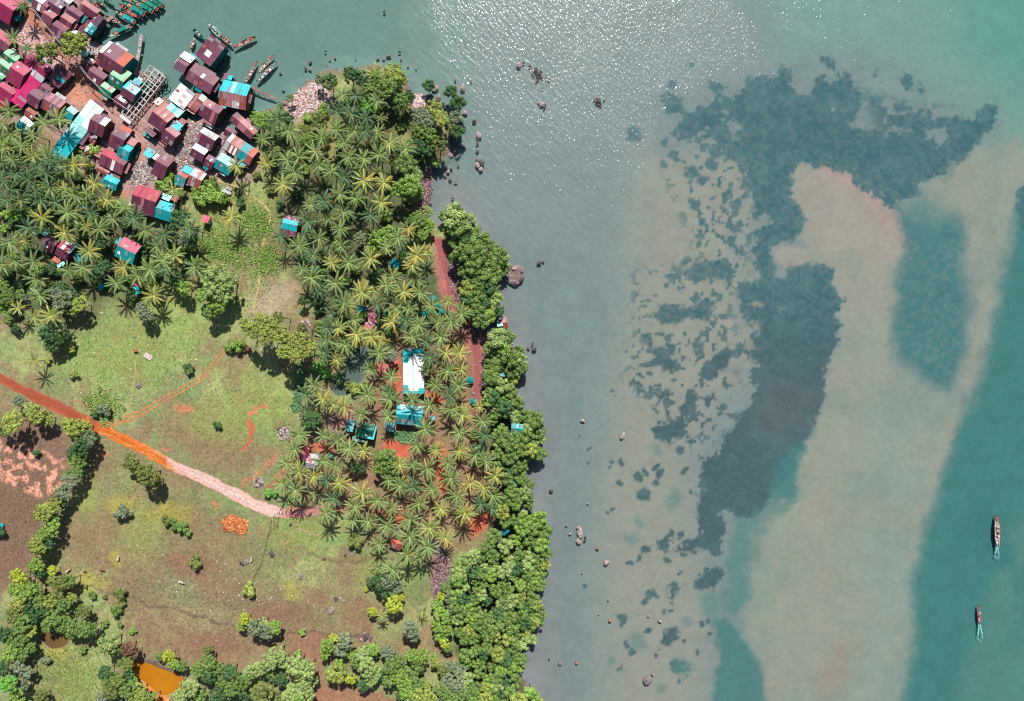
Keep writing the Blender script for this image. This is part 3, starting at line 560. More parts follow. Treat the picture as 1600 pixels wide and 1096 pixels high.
# ------------------------------------------------------------------ coconut palms
def leaf_mesh(name, quads_pts, tones, m):
    V = np.asarray(quads_pts, np.float32).reshape(-1, 3); n = len(V)//4
    me = bpy.data.meshes.new(name)
    me.vertices.add(len(V)); me.vertices.foreach_set('co', V.ravel())
    me.loops.add(4*n); me.loops.foreach_set('vertex_index', np.arange(4*n, dtype=np.int32))
    me.polygons.add(n); me.polygons.foreach_set('loop_start', np.arange(n, dtype=np.int32)*4); me.update(calc_edges=True)
    at_ = me.attributes.new('tone', 'FLOAT_COLOR', 'POINT'); c4 = np.ones((len(V), 4), np.float32); c4[:, :3] = np.repeat(np.asarray(tones, np.float32), 4, 0)
    at_.data.foreach_set('color', c4.ravel()); me.materials.append(m); return me
def frond_mesh(L, lift, droop, seed):
    r = random.Random(seed); Q = []; T = []
    def rach(t): return Vector((L*(t - .10*t*t*droop), 0, L*(lift*t - droop*.42*t*t)))
    bend = r.uniform(-.12, .12)
    def pos(t): p = rach(t); p.y = bend*L*t*t; return p
    ns = 9
    for k in range(ns):                              # midrib, brightened by a painted highlight
        a, b = pos(k/ns), pos((k+1)/ns); wa, wb = .075*(1-k/ns)+.02, .075*(1-(k+1)/ns)+.02
        Q += [(a.x, a.y-wa, a.z+.02), (b.x, b.y-wb, b.z+.02), (b.x, b.y+wb, b.z+.02), (a.x, a.y+wa, a.z+.02)]; T.append((1.6, 1.5, 1.4))
    n = 17
    for k in range(n):
        t = .10 + .90*k/(n-1); p = pos(t); d = (pos(min(t+.02, 1.02))-pos(t-.02)).normalized()
        ll = .80*math.sin(math.pi*(.18+.76*t))**.7*(.85+.3*r.random())*L/4.3
        for s in (-1, 1):
            if r.random() < .04: continue
            side = Vector((0, s, 0)); fw = .95 + .8*t
            v = (side + d*fw + Vector((0, 0, -.5-.4*r.random()))).normalized()*ll
            wv = d*(.115*L/4.3); tip = p+v
            Q += [tuple(p - wv), tuple(p + wv), tuple(tip + wv*.35), tuple(tip - wv*.35)]
            g = r.uniform(.82, 1.18); T.append((g*r.uniform(.95, 1.1), g, g*r.uniform(.85, 1.05)))
    return leaf_mesh('frond', Q, T, M_FROND)
FR = {'young': [frond_mesh(3.6, .75, .75, s) for s in (1, 2)], 'mid': [frond_mesh(4.3, .42, .85, s) for s in (3, 4, 5, 6)], 'old': [frond_mesh(4.2, .12, .95, s) for s in (7, 8, 9)]}
def trunk_mesh(lx, ly, seed, r0=.20, r1=.11):
    def f(bm):
        pts = [(lx*t**1.6, ly*t**1.6, t) for t in [i/9 for i in range(10)]]
        rr = [r0*(1.5 if i == 0 else 1) + (r1-r0)*(i/9) for i in range(10)]
        # unit height: keep rings horizontal
        rings = [[bm.verts.new((p[0]+math.cos(a*math.pi/3)*q, p[1]+math.sin(a*math.pi/3)*q, p[2])) for a in range(6)] for p, q in zip(pts, rr)]
        for A_, B_ in zip(rings, rings[1:]):
            for s in range(6): bm.faces.new((A_[s], A_[(s+1) % 6], B_[(s+1) % 6], B_[s]))
        bm.faces.new(rings[-1])
    me = bm_mesh('trunk', f); me.materials.append(M_BARK); return me
TRUNKS = [(lx, ly, trunk_mesh(lx, ly, i)) for i, (lx, ly) in enumerate([(0, 0), (.5, .2), (-.6, .3), (.3, -.7), (-.4, -.5), (.9, .1)])]
def _nuts(bm):
    for k in range(7):
        a = k*.9; bmesh.ops.create_icosphere(bm, subdivisions=1, radius=.15, matrix=Matrix.Translation((.28*math.cos(a), .28*math.sin(a), -.28-.08*(k % 3))))
NUTS = bm_mesh('coconut_cluster', _nuts); NUTS.materials.append(M_OBJ)
PALM_TINT = {'g': S(116, 138, 82, 1.5), 'y': S(136, 150, 84, 1.52), 'd': S(86, 116, 78, 1.42)}
def coconut_palm(px, py, tint='g', k=1.0, h=None):
    k = k*U(.82, 1.16); h = h or U(7.5, 12.5)*min(1, k*1.05); x, y = at(px, py, h+1.5)
    lx, ly, tm = R.choice(TRUNKS); z0 = gz(x-lx, y-ly)
    e = empty('coconut_palm', (x-lx, y-ly, z0))
    link('trunk', tm, None, e, (0, 0, -.1), (0, 0, 0), (1, 1, h+.1), S(150, 136, 120)*U(.8, 1.1))
    top = (lx, ly, h); a0 = U(0, 6.28); n = R.choice([18, 19, 20, 21, 22, 23]) if k > .6 else 11
    base = PALM_TINT[tint]*U(.9, 1.1)
    for i in range(n):
        f = i/n
        kind = 'young' if f < .22 else ('mid' if f < .66 else 'old')
        az = a0 + i*2.39996 + U(-.14, .14); tilt = {'young': U(.0, .4), 'mid': U(-.12, .14), 'old': U(-.45, .0)}[kind]
        if R.random() < .05: continue
        if i == n-1 and R.random() < .6: tilt = -1.0
        c = base*U(.88, 1.12)
        if kind == 'old' and R.random() < .22: c = c*.55 + S(196, 150, 76, 1.3)*.45
        elif kind == 'old' and R.random() < .12: c = S(150, 112, 78)
        if tint == 'y' and R.random() < .22: c = c*.6 + S(214, 176, 70, 1.3)*.4
        link('frond', R.choice(FR[kind]), None, e, (top[0]+.08*math.cos(az), top[1]+.08*math.sin(az), top[2]), (U(-.25, .25), -tilt, az), (k*U(.98, 1.16),)*3, c)
    if R.random() < .7 and k > .7: link('coconut_cluster', NUTS, None, e, top, (0, 0, U(0, 6)), (1, 1, 1), S(150, 140, 70))
    thing(e, {'g': 'green coconut palm', 'y': 'yellowish coconut palm', 'd': 'dark green coconut palm'}[tint] if k > .6 else 'small young coconut palm', 'palm tree', px, py, 'coconut palms of the groves')
PALMS = []
def pz(x0, y0, s, pts, t='g'):
    for p in pts: PALMS.append((x0+p[0]/s, y0+p[1]/s, p[2] if len(p) > 2 else t, p[3] if len(p) > 3 else 1.0))
Z = 6.09
pz(380, 80, Z, [(1250, 215, 'y'), (1245, 340), (1275, 480), (945, 420), (1070, 430, 'd'), (1540, 520, 'y', .8), (890, 580, 'd'), (1030, 600, 'd'), (1170, 640, 'd'), (1305, 640, 'g', .7), (1060, 760), (885, 750), (1275, 780), (745, 830), (965, 870), (1395, 880, 'y'),
               (330, 640, 'd'), (430, 760), (190, 840), (270, 950), (1000, 1010), (1150, 1030), (1290, 990), (690, 960), (420, 1040), (530, 1010), (1550, 930), (1170, 760, 'd')])
pz(400, 240, Z, [(100, 100, 'y'), (270, 100), (370, 180), (260, 300, 'y'), (600, 110), (710, 170), (840, 220, 'd'), (1030, 260, 'y'), (1220, 280, 'y'), (800, 390), (960, 430), (1195, 470, 'y'), (530, 490), (640, 450, 'd'), (835, 560), (690, 620), (1090, 590, 'd'), (490, 650, 'd'),
               (800, 720), (600, 810), (810, 890), (230, 790, 'd'), (410, 880), (550, 970, 'd'), (1450, 720, 'y'), (1350, 810), (1240, 900), (720, 1040, 'y'), (880, 1040), (1090, 1000, 'y'), (1000, 350, 'd')])
pz(400, 400, Z, [(440, 140), (530, 210), (760, 260), (600, 310, 'd'), (1010, 350, 'y'), (840, 450), (720, 560, 'd'), (930, 610), (1300, 200), (1240, 280), (1170, 370), (1410, 340, 'y'), (1290, 350, 'd'), (1510, 210), (1560, 350), (1160, 470, 'd', .8), (1330, 500), (1450, 510), (1300, 630, 'y'), (1430, 620, 'd'),
               (1550, 660), (1490, 770), (680, 690, 'd'), (790, 690, 'y'), (670, 800), (960, 750, 'y'), (1090, 770, 'y'), (850, 850), (650, 920, 'd'), (770, 990, 'y'), (1170, 930), (1090, 1080)])
pz(600, 280, Z, [(240, 480, 'y'), (130, 560), (40, 650), (310, 730, 'y'), (400, 690, 'y', .8), (80, 930), (300, 940), (40, 1040), (190, 1050), (380, 1075), (270, 820, 'y')])
pz(600, 440, Z, [(100, 250), (240, 260), (460, 240), (610, 190, 'y', .8), (80, 390, 'y'), (360, 400), (520, 390), (640, 380), (740, 310), (210, 400, 'd'), (260, 530), (400, 570, 'd'), (540, 530), (440, 720, 'd'), (590, 680, 'y'), (720, 680, 'y'), (610, 850), (740, 840, 'y', .7), (710, 990), (490, 990), (70, 910), (40, 1050, 'd')])
pz(600, 580, Z, [(630, 230, 'd'), (640, 360), (750, 420, 'y'), (905, 340, 'y', .7), (940, 480), (270, 270), (430, 330), (60, 270), (40, 430), (390, 550), (310, 710), (500, 750, 'y'), (715, 590), (715, 760, 'y'), (870, 800), (920, 720, 'd', .8), (970, 860), (610, 880), (270, 890), (410, 930), (145, 890, 'y'), (640, 1020), (820, 1070, 'y'), (1060, 1000, 'y'),
               (40, 1040), (960, 610, 'd')])
pz(400, 560, Z, [(545, 260), (640, 390, 'y'), (740, 440, 'y'), (840, 460, 'y'), (1110, 150), (1060, 350), (1000, 530), (1290, 190), (1270, 400), (1210, 560), (650, 740), (770, 790), (400, 730), (370, 870), (890, 860), (1020, 880, 'y'), (630, 980), (760, 1020), (290, 1000), (470, 345, 'd'), (500, 310, 'd'), (470, 500, 'd', .7)])
pz(400, 700, Z, [(410, 230, 'y'), (550, 270, 'y'), (250, 340), (380, 400), (670, 310, 'd'), (800, 340, 'y'), (740, 480, 'd'), (1220, 300), (1370, 360), (1500, 380, 'd'), (1010, 430, 'y'), (1160, 500), (1290, 580), (660, 620), (940, 560), (920, 690), (1070, 700), (1240, 740), (1470, 680), (1460, 850), (1550, 530), (320, 550, 'y', .55), (550, 450, 'g', .55), (1160, 920), (1440, 1020), (1560, 1040)])
pz(600, 720, 5.707, [(770, 230, 'y'), (890, 240, 'y'), (430, 260), (310, 380), (510, 430, 'y'), (650, 320), (720, 470, 'y'), (860, 390, 'd', .8), (970, 310), (70, 420), (240, 530), (410, 600, 'y'), (220, 670), (550, 690, 'y'), (390, 770), (340, 890, 'y'), (80, 970), (140, 210, 'd'), (960, 430, 'd', .7), (600, 150)])
pz(620, 880, 5.075, [(200, 390, 'y', .7)]); pz(380, 880, 5.075, [(1060, 40), (1200, 40), (1100, 420, 'y', .6)])
pz(0, 140, Z, [(90, 210), (560, 280), (420, 320), (310, 430), (100, 420), (160, 430), (200, 540), (30, 560), (320, 640, 'y'), (120, 670), (440, 620), (790, 650, 'g', .8), (700, 720, 'y'), (620, 760), (130, 800, 'd'), (270, 860, 'd'), (440, 800, 'd'), (560, 830), (340, 960, 'd'), (480, 930), (620, 960, 'y'), (100, 950, 'd'), (60, 1050, 'd'), (200, 1060), (390, 1050, 'd'), (700, 1000), (900, 900, 'y'), (830, 1000), (1020, 1050, 'y'), (30, 330), (20, 700, 'd'), (480, 690, 'd'), (30, 870, 'd'), (200, 720, 'd'), (380, 730, 'd'), (550, 700, 'd')])
pz(0, 300, Z, [(240, 100), (400, 250, 'y'), (260, 340, 'd'), (620, 390, 'y'), (640, 200), (530, 100, 'd'), (820, 330, 'y'), (940, 350), (700, 220), (1080, 260), (990, 100), (1180, 150), (1380, 370), (1490, 520), (90, 480), (240, 470, 'y'), (850, 570, 'y'), (790, 720), (640, 750), (320, 670), (140, 660), (20, 690), (340, 830), (380, 990), (1180, 720, 'y'), (1110, 870), (1310, 800), (1430, 740), (1460, 990, 'y'), (1560, 650), (1270, 250, 'd'), (100, 60, 'd'), (380, 60, 'd'), (850, 200, 'd')])
pz(200, 280, Z, [(990, 360, 'y'), (430, 110, 'y', .8), (440, 730, 'y'), (170, 500), (590, 480, 'd'), (340, 530, 'd'), (80, 920), (640, 840), (210, 860, 'd'), (370, 860, 'd')])
pz(0, 440, 4.983, [(270, 280, 'y'), (400, 270, 'y'), (260, 620, 'y'), (140, 210, 'y', .7)]); pz(0, 0, Z, [(130, 370), (260, 460, 'd', .8), (220, 60, 'd')]); pz(200, 140, Z, [(1030, 730, 'y', .8)])
kept = []
for p in PALMS:
    if all((p[0]-q[0])**2 + (p[1]-q[1])**2 > 100 for q in kept): kept.append(p)
for p in kept: coconut_palm(*p)

# ------------------------------------------------------------------ broadleaf trees
def crown_mesh(seed, n_puff, puff_r, leaves, leaf, flat=.62, spread=1.0):
    r = np.random.RandomState(seed); cs = []
    cs.append((0, 0, .30*flat, puff_r*1.1))
    tries = 0
    while len(cs) < n_puff and tries < 900:
        tries += 1
        a = r.uniform(0, 6.283); d = math.sqrt(r.uniform(0.02, 1))*(1-puff_r*.7)*spread
        pr = puff_r*r.uniform(.75, 1.25); z = flat*math.sqrt(max(0, 1-d*d))*r.uniform(.55, 1.0) - .12
        p = (d*math.cos(a), d*math.sin(a)*.95, z, pr)
        if all((p[0]-q[0])**2+(p[1]-q[1])**2+(p[2]-q[2])**2 > (.62*(p[3]+q[3]))**2 for q in cs): cs.append(p)
    Q = []; T = []
    for (cx, cy, cz, pr) in cs:
        tp = r.uniform(.86, 1.14); nl = int(leaves*(pr/puff_r)**2)
        for _ in range(nl):
            d = r.normal(size=3); d[2] = d[2]*.8 + .45; d /= np.linalg.norm(d)
            p = np.array([cx, cy, cz]) + d*pr*(r.uniform(.72, 1.08) + max(0, r.normal())*.06)*np.array([1, 1, .85])
            nr = d + r.normal(size=3)*.34 + np.array([0, 0, .15]); nr /= np.linalg.norm(nr)
            u = np.cross(nr, r.normal(size=3)); u /= np.linalg.norm(u)+1e-9; v = np.cross(nr, u); s = leaf*r.uniform(.6, 1.25)
            u = u*s; v = v*s*.6
            Q += [p-u*.9-v*.2, p-v, p+u, p+v]
            g = tp*r.uniform(.78, 1.22); T.append((g*r.uniform(.9, 1.12), g, g*r.uniform(.8, 1.1)))
        # a closed inner mass of twigs and leaves, so no ground shows through a clump
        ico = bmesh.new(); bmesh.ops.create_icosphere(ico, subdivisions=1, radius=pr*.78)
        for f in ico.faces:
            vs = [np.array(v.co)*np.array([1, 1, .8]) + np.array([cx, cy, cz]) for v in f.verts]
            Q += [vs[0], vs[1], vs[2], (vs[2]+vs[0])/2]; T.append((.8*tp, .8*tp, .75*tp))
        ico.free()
    return leaf_mesh('crown', Q, T, M_LEAF)
CROWN = {'mangrove': [crown_mesh(s, 9, .33, 150, .085, .8) for s in (1, 2, 3, 4, 5)],
         'broad': [crown_mesh(s, 19, .235, 90, .07) for s in (11, 12, 13, 14)],
         'fine': [crown_mesh(s, 18, .25, 110, .06) for s in (21, 22, 23)],
         'bush': [crown_mesh(s, 6, .42, 130, .12, .7) for s in (31, 32, 33)]}
def tree_trunk(seed):
    r = random.Random(seed)
    def f(bm):
        tube_into(bm, [(0, 0, -.06), (.02, .01, .35), (.03*r.uniform(-1, 1), .04, .72), (.05*r.uniform(-1, 1), .02, 1.0)], [.075, .055, .045, .02], 7)
        for k in range(5):
            a = k*1.256+r.uniform(-.3, .3); b = .42+.1*k/4
            tube_into(bm, [(.01, .01, b), (.2*math.cos(a), .2*math.sin(a), b+.2), (.42*math.cos(a), .42*math.sin(a), b+.38)], [.035, .025, .01], 5)
    me = bm_mesh('trunk', f); me.materials.append(M_BARK); return me
TTR = [tree_trunk(s) for s in (1, 2, 3)]
K = 1.42
TREE_TINT = {'mid': S(118, 146, 78, K), 'bright': S(136, 168, 80, K), 'yg': S(156, 170, 86, K), 'dark': S(80, 114, 70, K), 'olive': S(122, 136, 74, K), 'grey': S(132, 146, 116, K), 'light': S(156, 178, 110, K), 'yellow': S(176, 188, 70, K), 'brown': S(140, 108, 88, K), 'lime': S(124, 182, 84, K)}
LOOK = {'mid': 'green', 'bright': 'bright green', 'yg': 'yellow-green', 'dark': 'dark green', 'olive': 'olive-green', 'grey': 'grey-green', 'light': 'pale green', 'yellow': 'bright yellow', 'brown': 'brownish dry', 'lime': 'vivid lime-green'}
def tree(px, py, r, tint='mid', kind='broad', h=None):
    rad = r*MPP
    if kind == 'bush': hh = h or rad*U(.55, .8)
    else: hh = h or min(rad*U(2.0, 2.6), 10.5)
    x, y = at(px, py, hh+1.2); z0 = max(gz(x, y), -.9)
    nm = {'mangrove': 'mangrove_tree', 'bush': 'bush'}.get(kind, 'broadleaf_tree')
    e = empty(nm, (x, y, z0), 0)
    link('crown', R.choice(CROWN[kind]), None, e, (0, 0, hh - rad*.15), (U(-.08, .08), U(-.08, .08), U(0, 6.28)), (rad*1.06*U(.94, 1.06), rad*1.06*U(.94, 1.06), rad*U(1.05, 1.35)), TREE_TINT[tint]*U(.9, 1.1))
    link('trunk', R.choice(TTR), None, e, (0, 0, 0), (0, 0, U(0, 6)), (rad, rad, hh), S(140, 120, 104))
    noun = LOOK[tint] + {'mangrove': ' mangrove tree', 'bush': ' bush'}.get(kind, ' broadleaf tree')
    thing(e, noun, 'bush' if kind == 'bush' else 'tree', px, py, {'mangrove': 'mangroves along the shore', 'bush': 'bushes in the fields'}.get(kind, 'broadleaf trees among the fields and houses'))
TREES = []
def tl(kind, tint, *pts, h=None):
    for p in pts: TREES.append((p[0], p[1], p[2], p[3] if len(p) > 3 else tint, kind, h))
MT = ['mid', 'mid', 'bright', 'mid', 'light', 'mid', 'yg', 'dark', 'mid']
for p in [(708, 335, 17), (728, 346, 14), (712, 356, 14), (742, 366, 13), (735, 384, 14), (722, 396, 13), (747, 398, 13), (762, 382, 10), (780, 400, 13), (764, 408, 12), (789, 408, 10), (740, 420, 12), (755, 428, 11), (772, 428, 12), (746, 444, 11), (762, 448, 12), (728, 452, 11),
          (744, 464, 12), (770, 456, 9), (756, 474, 12), (742, 484, 11), (768, 480, 10), (776, 488, 9), (752, 502, 12), (764, 494, 9), (776, 530, 14), (790, 526, 11), (766, 544, 10), (786, 546, 11), (797, 560, 13), (815, 560, 11), (778, 566, 11), (800, 580, 11), (816, 574, 9),
          (766, 590, 11), (784, 602, 11), (798, 613, 10), (762, 610, 9), (774, 625, 11), (806, 632, 11), (790, 642, 11), (776, 645, 10), (822, 650, 10), (836, 656, 12), (805, 652, 9), (841, 676, 11), (826, 684, 12), (782, 680, 12), (797, 694, 11), (812, 702, 11), (830, 702, 11), (842, 708, 9),
          (796, 716, 10), (808, 730, 9), (790, 748, 10), (814, 748, 9), (826, 758, 9), (800, 768, 11), (820, 772, 10), (790, 782, 9), (806, 786, 10), (826, 788, 8), (785, 800, 11), (790, 816, 9), (820, 812, 11), (841, 812, 12), (851, 831, 11), (834, 826, 11), (816, 828, 10),
          (772, 836, 11), (762, 852, 11), (790, 852, 11), (846, 852, 11), (828, 848, 10), (806, 842, 9), (800, 812, 8)]:
    TREES.append((p[0], p[1], p[2]*1.12, R.choice(MT), 'mangrove'))
def inside(x, y, P):
    c = False
    for i in range(len(P)):
        x0, y0 = P[i-1]; x1, y1 = P[i]
        if (y0 > y) != (y1 > y) and x < (x1-x0)*(y-y0)/(y1-y0)+x0: c = not c
    return c
def fill(P, dmin, n=4000, seed=1, avoid=()):
    r = random.Random(seed); out = []; xs = [p[0] for p in P]; ys = [p[1] for p in P]
    for _ in range(n):
        x, y = r.uniform(min(xs), max(xs)), r.uniform(min(ys), max(ys))
        if inside(x, y, P) and all((x-a)**2+(y-b)**2 > dmin*dmin for a, b in out) and all((x-a)**2+(y-b)**2 > (c*.8)**2 for a, b, c in avoid): out.append((x, y))
    return out
for i, (x, y) in enumerate(fill([(738, 866), (770, 862), (856, 862), (854, 900), (842, 930), (846, 980), (832, 1000), (822, 1036), (812, 1062), (816, 1110), (740, 1110), (722, 1040), (716, 985), (712, 930), (706, 900)], 12.2, seed=3)):
    TREES.append((x, y, R.uniform(8.5, 12), R.choice(MT), 'mangrove'))
for i, (x, y) in enumerate(fill([(692, 330), (716, 322), (740, 350), (765, 372), (795, 398), (786, 420), (782, 470), (776, 492), (744, 504), (726, 480), (722, 440), (706, 396), (696, 360)], 15, seed=23)): TREES.append((x, y, R.uniform(9, 12), R.choice(MT), 'mangrove'))
for i, (x, y) in enumerate(fill([(762, 524), (790, 522), (820, 560), (800, 600), (812, 634), (846, 670), (844, 710), (812, 740), (826, 780), (800, 800), (786, 770), (774, 690), (762, 620)], 17, seed=24)): TREES.append((x, y, R.uniform(8.5, 11), R.choice(MT), 'mangrove'))
tl('mangrove', 'yg', (838, 945, 11), (842, 962, 11), (834, 975, 10), (829, 1088, 14, 'bright'), (812, 1092, 13), (840, 1100, 12))
tl('mangrove', 'dark', (668, 132, 10), (705, 142, 11), (715, 160, 12), (712, 182, 11, 'grey'), (714, 205, 11), (703, 196, 10, 'olive'), (682, 253, 8, 'bright'))
tl('broad', 'yg', (616, 116, 16), (678, 168, 14), (688, 184, 13), (686, 226, 14, 'olive'), (624, 128, 12))
tl('broad', 'mid', (606, 140, 17), (590, 128, 14), (562, 122, 14, 'dark'), (546, 118, 13, 'dark'), (578, 140, 13), (625, 158, 14), (640, 150, 11, 'dark'), (515, 128, 13, 'dark'), (500, 124, 9, 'grey'), (412, 190, 15, 'bright'), (400, 182, 10, 'bright'), (453, 153, 7), (438, 168, 6), (664, 190, 14, 'grey'), (660, 205, 15), (672, 212, 13, 'mid'), (655, 180, 12, 'grey'), (574, 165, 12, 'lime'), (588, 170, 9, 'lime'), (650, 228, 14, 'dark'), (664, 236, 12, 'dark'), (655, 246, 10, 'dark'))
tl('fine', 'grey', (636, 258, 18, 'mid'), (620, 250, 12, 'olive'), (645, 275, 15, 'light'), (640, 290, 17, 'bright'), (625, 298, 14, 'bright'), (652, 300, 12, 'bright'), (475, 205, 10, 'olive'), (500, 190, 14, 'olive'), (480, 220, 10, 'bright'), (505, 225, 10, 'yg'))
tl('broad', 'bright', (592, 372, 14), (606, 366, 13), (584, 384, 12), (665, 330, 11, 'light'), (655, 350, 12, 'mid'), (668, 352, 11), (662, 366, 10), (648, 340, 10, 'mid'), (562, 372, 10, 'grey'), (640, 362, 9), (632, 400, 9, 'dark'), (498, 470, 9, 'dark'), (472, 470, 8, 'dark'))
tl('broad', 'light', (340, 432, 19), (356, 440, 17), (332, 452, 18), (352, 458, 16), (326, 436, 12), (340, 476, 15, 'bright'), (318, 462, 12, 'bright'), (312, 416, 12, 'mid'), (328, 490, 12, 'mid'), (288, 450, 12, 'bright'), (276, 440, 12, 'dark'))
tl('broad', 'yg', (408, 504, 14), (396, 516, 14), (428, 512, 15), (416, 526, 13), (442, 530, 14), (458, 538, 14), (472, 530, 14), (476, 548, 12), (462, 556, 12), (446, 550, 12), (488, 540, 9), (384, 506, 10), (472, 515, 9, 'olive'), (436, 496, 9, 'olive'), h=15)
tl('bush', 'lime', (498, 574, 11), (511, 586, 8), (372, 540, 12, 'bright'), (360, 545, 8, 'bright'), (386, 545, 7, 'brown'), (421, 770, 8), (430, 772, 6), (545, 604, 9, 'olive'), (558, 606, 10, 'yg'), (530, 590, 10, 'dark'))
tl('broad', 'mid', (604, 718, 18), (596, 728, 14, 'bright'), (615, 730, 13), (590, 712, 10), (487, 656, 13, 'dark'), (478, 662, 8, 'dark'), (496, 654, 8), (553, 728, 10, 'dark'), (566, 732, 8, 'dark'), (612, 556, 10, 'grey'), (606, 545, 8, 'dark'), (667, 577, 11, 'light'), (744, 680, 10, 'mid'), (752, 682, 8))
tl('bush', 'olive', (556, 845, 13), (307, 879, 11), (262, 812, 9), (275, 818, 10, 'mid'), (286, 824, 9, 'mid'), (294, 830, 7, 'mid'), (195, 800, 12, 'grey'), (340, 663, 7, 'dark'), (296, 575, 8, 'dark'), (297, 580, 7, 'mid'), (390, 920, 11, 'yg'), (473, 988, 6, 'bright'), (466, 1020, 6, 'bright'), (573, 921, 4, 'yellow'),
   (73, 1030, 8, 'grey'), (132, 1014, 7, 'mid'), (166, 974, 6, 'mid'), (189, 976, 5, 'mid'), (208, 986, 6, 'bright'), (190, 928, 10), (192, 940, 8), (183, 955, 9, 'mid'), (146, 930, 7), (134, 916, 4), (165, 933, 4), (58, 708, 6, 'dark'), (120, 722, 11, 'bright'), (2, 830, 9, 'dark'), (116, 585, 8, 'yg'), (112, 545, 8, 'yg'), (76, 564, 6, 'yg'), (165, 640, 11, 'grey'), (150, 646, 7, 'dark'))
tl('broad', 'olive', (204, 722, 13), (216, 732, 10), (232, 742, 17), (244, 752, 11), (20, 660, 17, 'yg'), (8, 672, 12), (60, 648, 15, 'yg'), (48, 640, 11, 'light'), (72, 655, 11, 'yg'), (30, 628, 10, 'grey'), (118, 672, 17, 'yg'), (108, 664, 13, 'yg'), (132, 668, 12, 'yg'), (140, 686, 13, 'grey'), (128, 698, 14, 'dark'), (116, 708, 11, 'dark'), (124, 720, 12, 'mid'), (118, 738, 12, 'mid'), (108, 752, 13, 'grey'), (98, 768, 13, 'grey'), (70, 800, 16, 'yg'), (84, 790, 13, 'yg'), (94, 782, 11, 'dark'), (84, 812, 12, 'mid'), (82, 826, 14, 'bright'), (70, 838, 12, 'bright'), (60, 852, 14, 'yg'), (74, 852, 11, 'dark'), (70, 862, 9, 'bright'), (60, 878, 9, 'bright'))
tl('broad', 'mid', (58, 884, 12, 'bright'), (62, 895, 10, 'dark'), (30, 900, 13, 'yellow'), (42, 906, 11, 'yg'), (26, 920, 12, 'bright'), (44, 925, 13, 'bright'), (58, 918, 11), (30, 942, 13, 'yg'), (48, 950, 12, 'dark'), (62, 940, 11), (84, 892, 9, 'yellow'), (86, 910, 11, 'olive'), (100, 910, 12, 'olive'), (112, 906, 10), (94, 928, 12, 'olive'), (80, 940, 12, 'yg'), (66, 955, 10, 'dark'), (100, 945, 11), (114, 932, 9, 'yg'), (130, 955, 11, 'olive'),
   (84, 966, 14), (74, 978, 10), (96, 978, 11), (106, 966, 10), (116, 978, 13), (130, 984, 13), (144, 982, 11), (112, 990, 10), (22, 962, 13, 'olive'), (36, 976, 13, 'mid'), (50, 966, 11, 'dark'), (8, 990, 14, 'dark'), (22, 1000, 13, 'mid'), (48, 985, 11, 'yg'), (34, 1000, 12), (16, 1020, 14, 'bright'), (36, 1020, 12), (48, 1012, 10, 'mid'), (6, 1044, 12, 'dark'), (30, 1042, 12, 'grey'), (44, 1050, 10, 'grey'), (14, 1070, 15, 'lime'), (28, 1090, 13, 'bright'), (36, 1070, 10, 'grey'), (66, 1088, 11, 'olive'),
   (170, 1006, 16, 'light'), (180, 1014, 12, 'bright'), (162, 998, 8), (164, 1050, 12, 'dark'), (170, 1064, 11, 'mid'), (184, 1062, 13, 'olive'), (176, 1080, 13, 'olive'), (196, 1036, 12, 'olive'), (200, 1056, 10, 'dark'), (160, 1088, 10, 'grey'), (200, 1078, 13), (218, 1080, 12, 'yg'), (236, 1094, 12, 'mid'), (214, 1094, 12, 'yg'), (206, 1062, 9, 'bright'), (200, 1012, 13, 'brown'), (212, 1020, 9, 'brown'), (264, 1026, 11, 'yellow'), (272, 1036, 10, 'bright'), (250, 1026, 7), (284, 1042, 9), (296, 1074, 16, 'light'), (284, 1088, 13, 'light'), (310, 1086, 13),
   (312, 1046, 13), (326, 1034, 13), (326, 1056, 13, 'dark'), (340, 1046, 12), (326, 1016, 8, 'olive'), (340, 1088, 14, 'dark'))
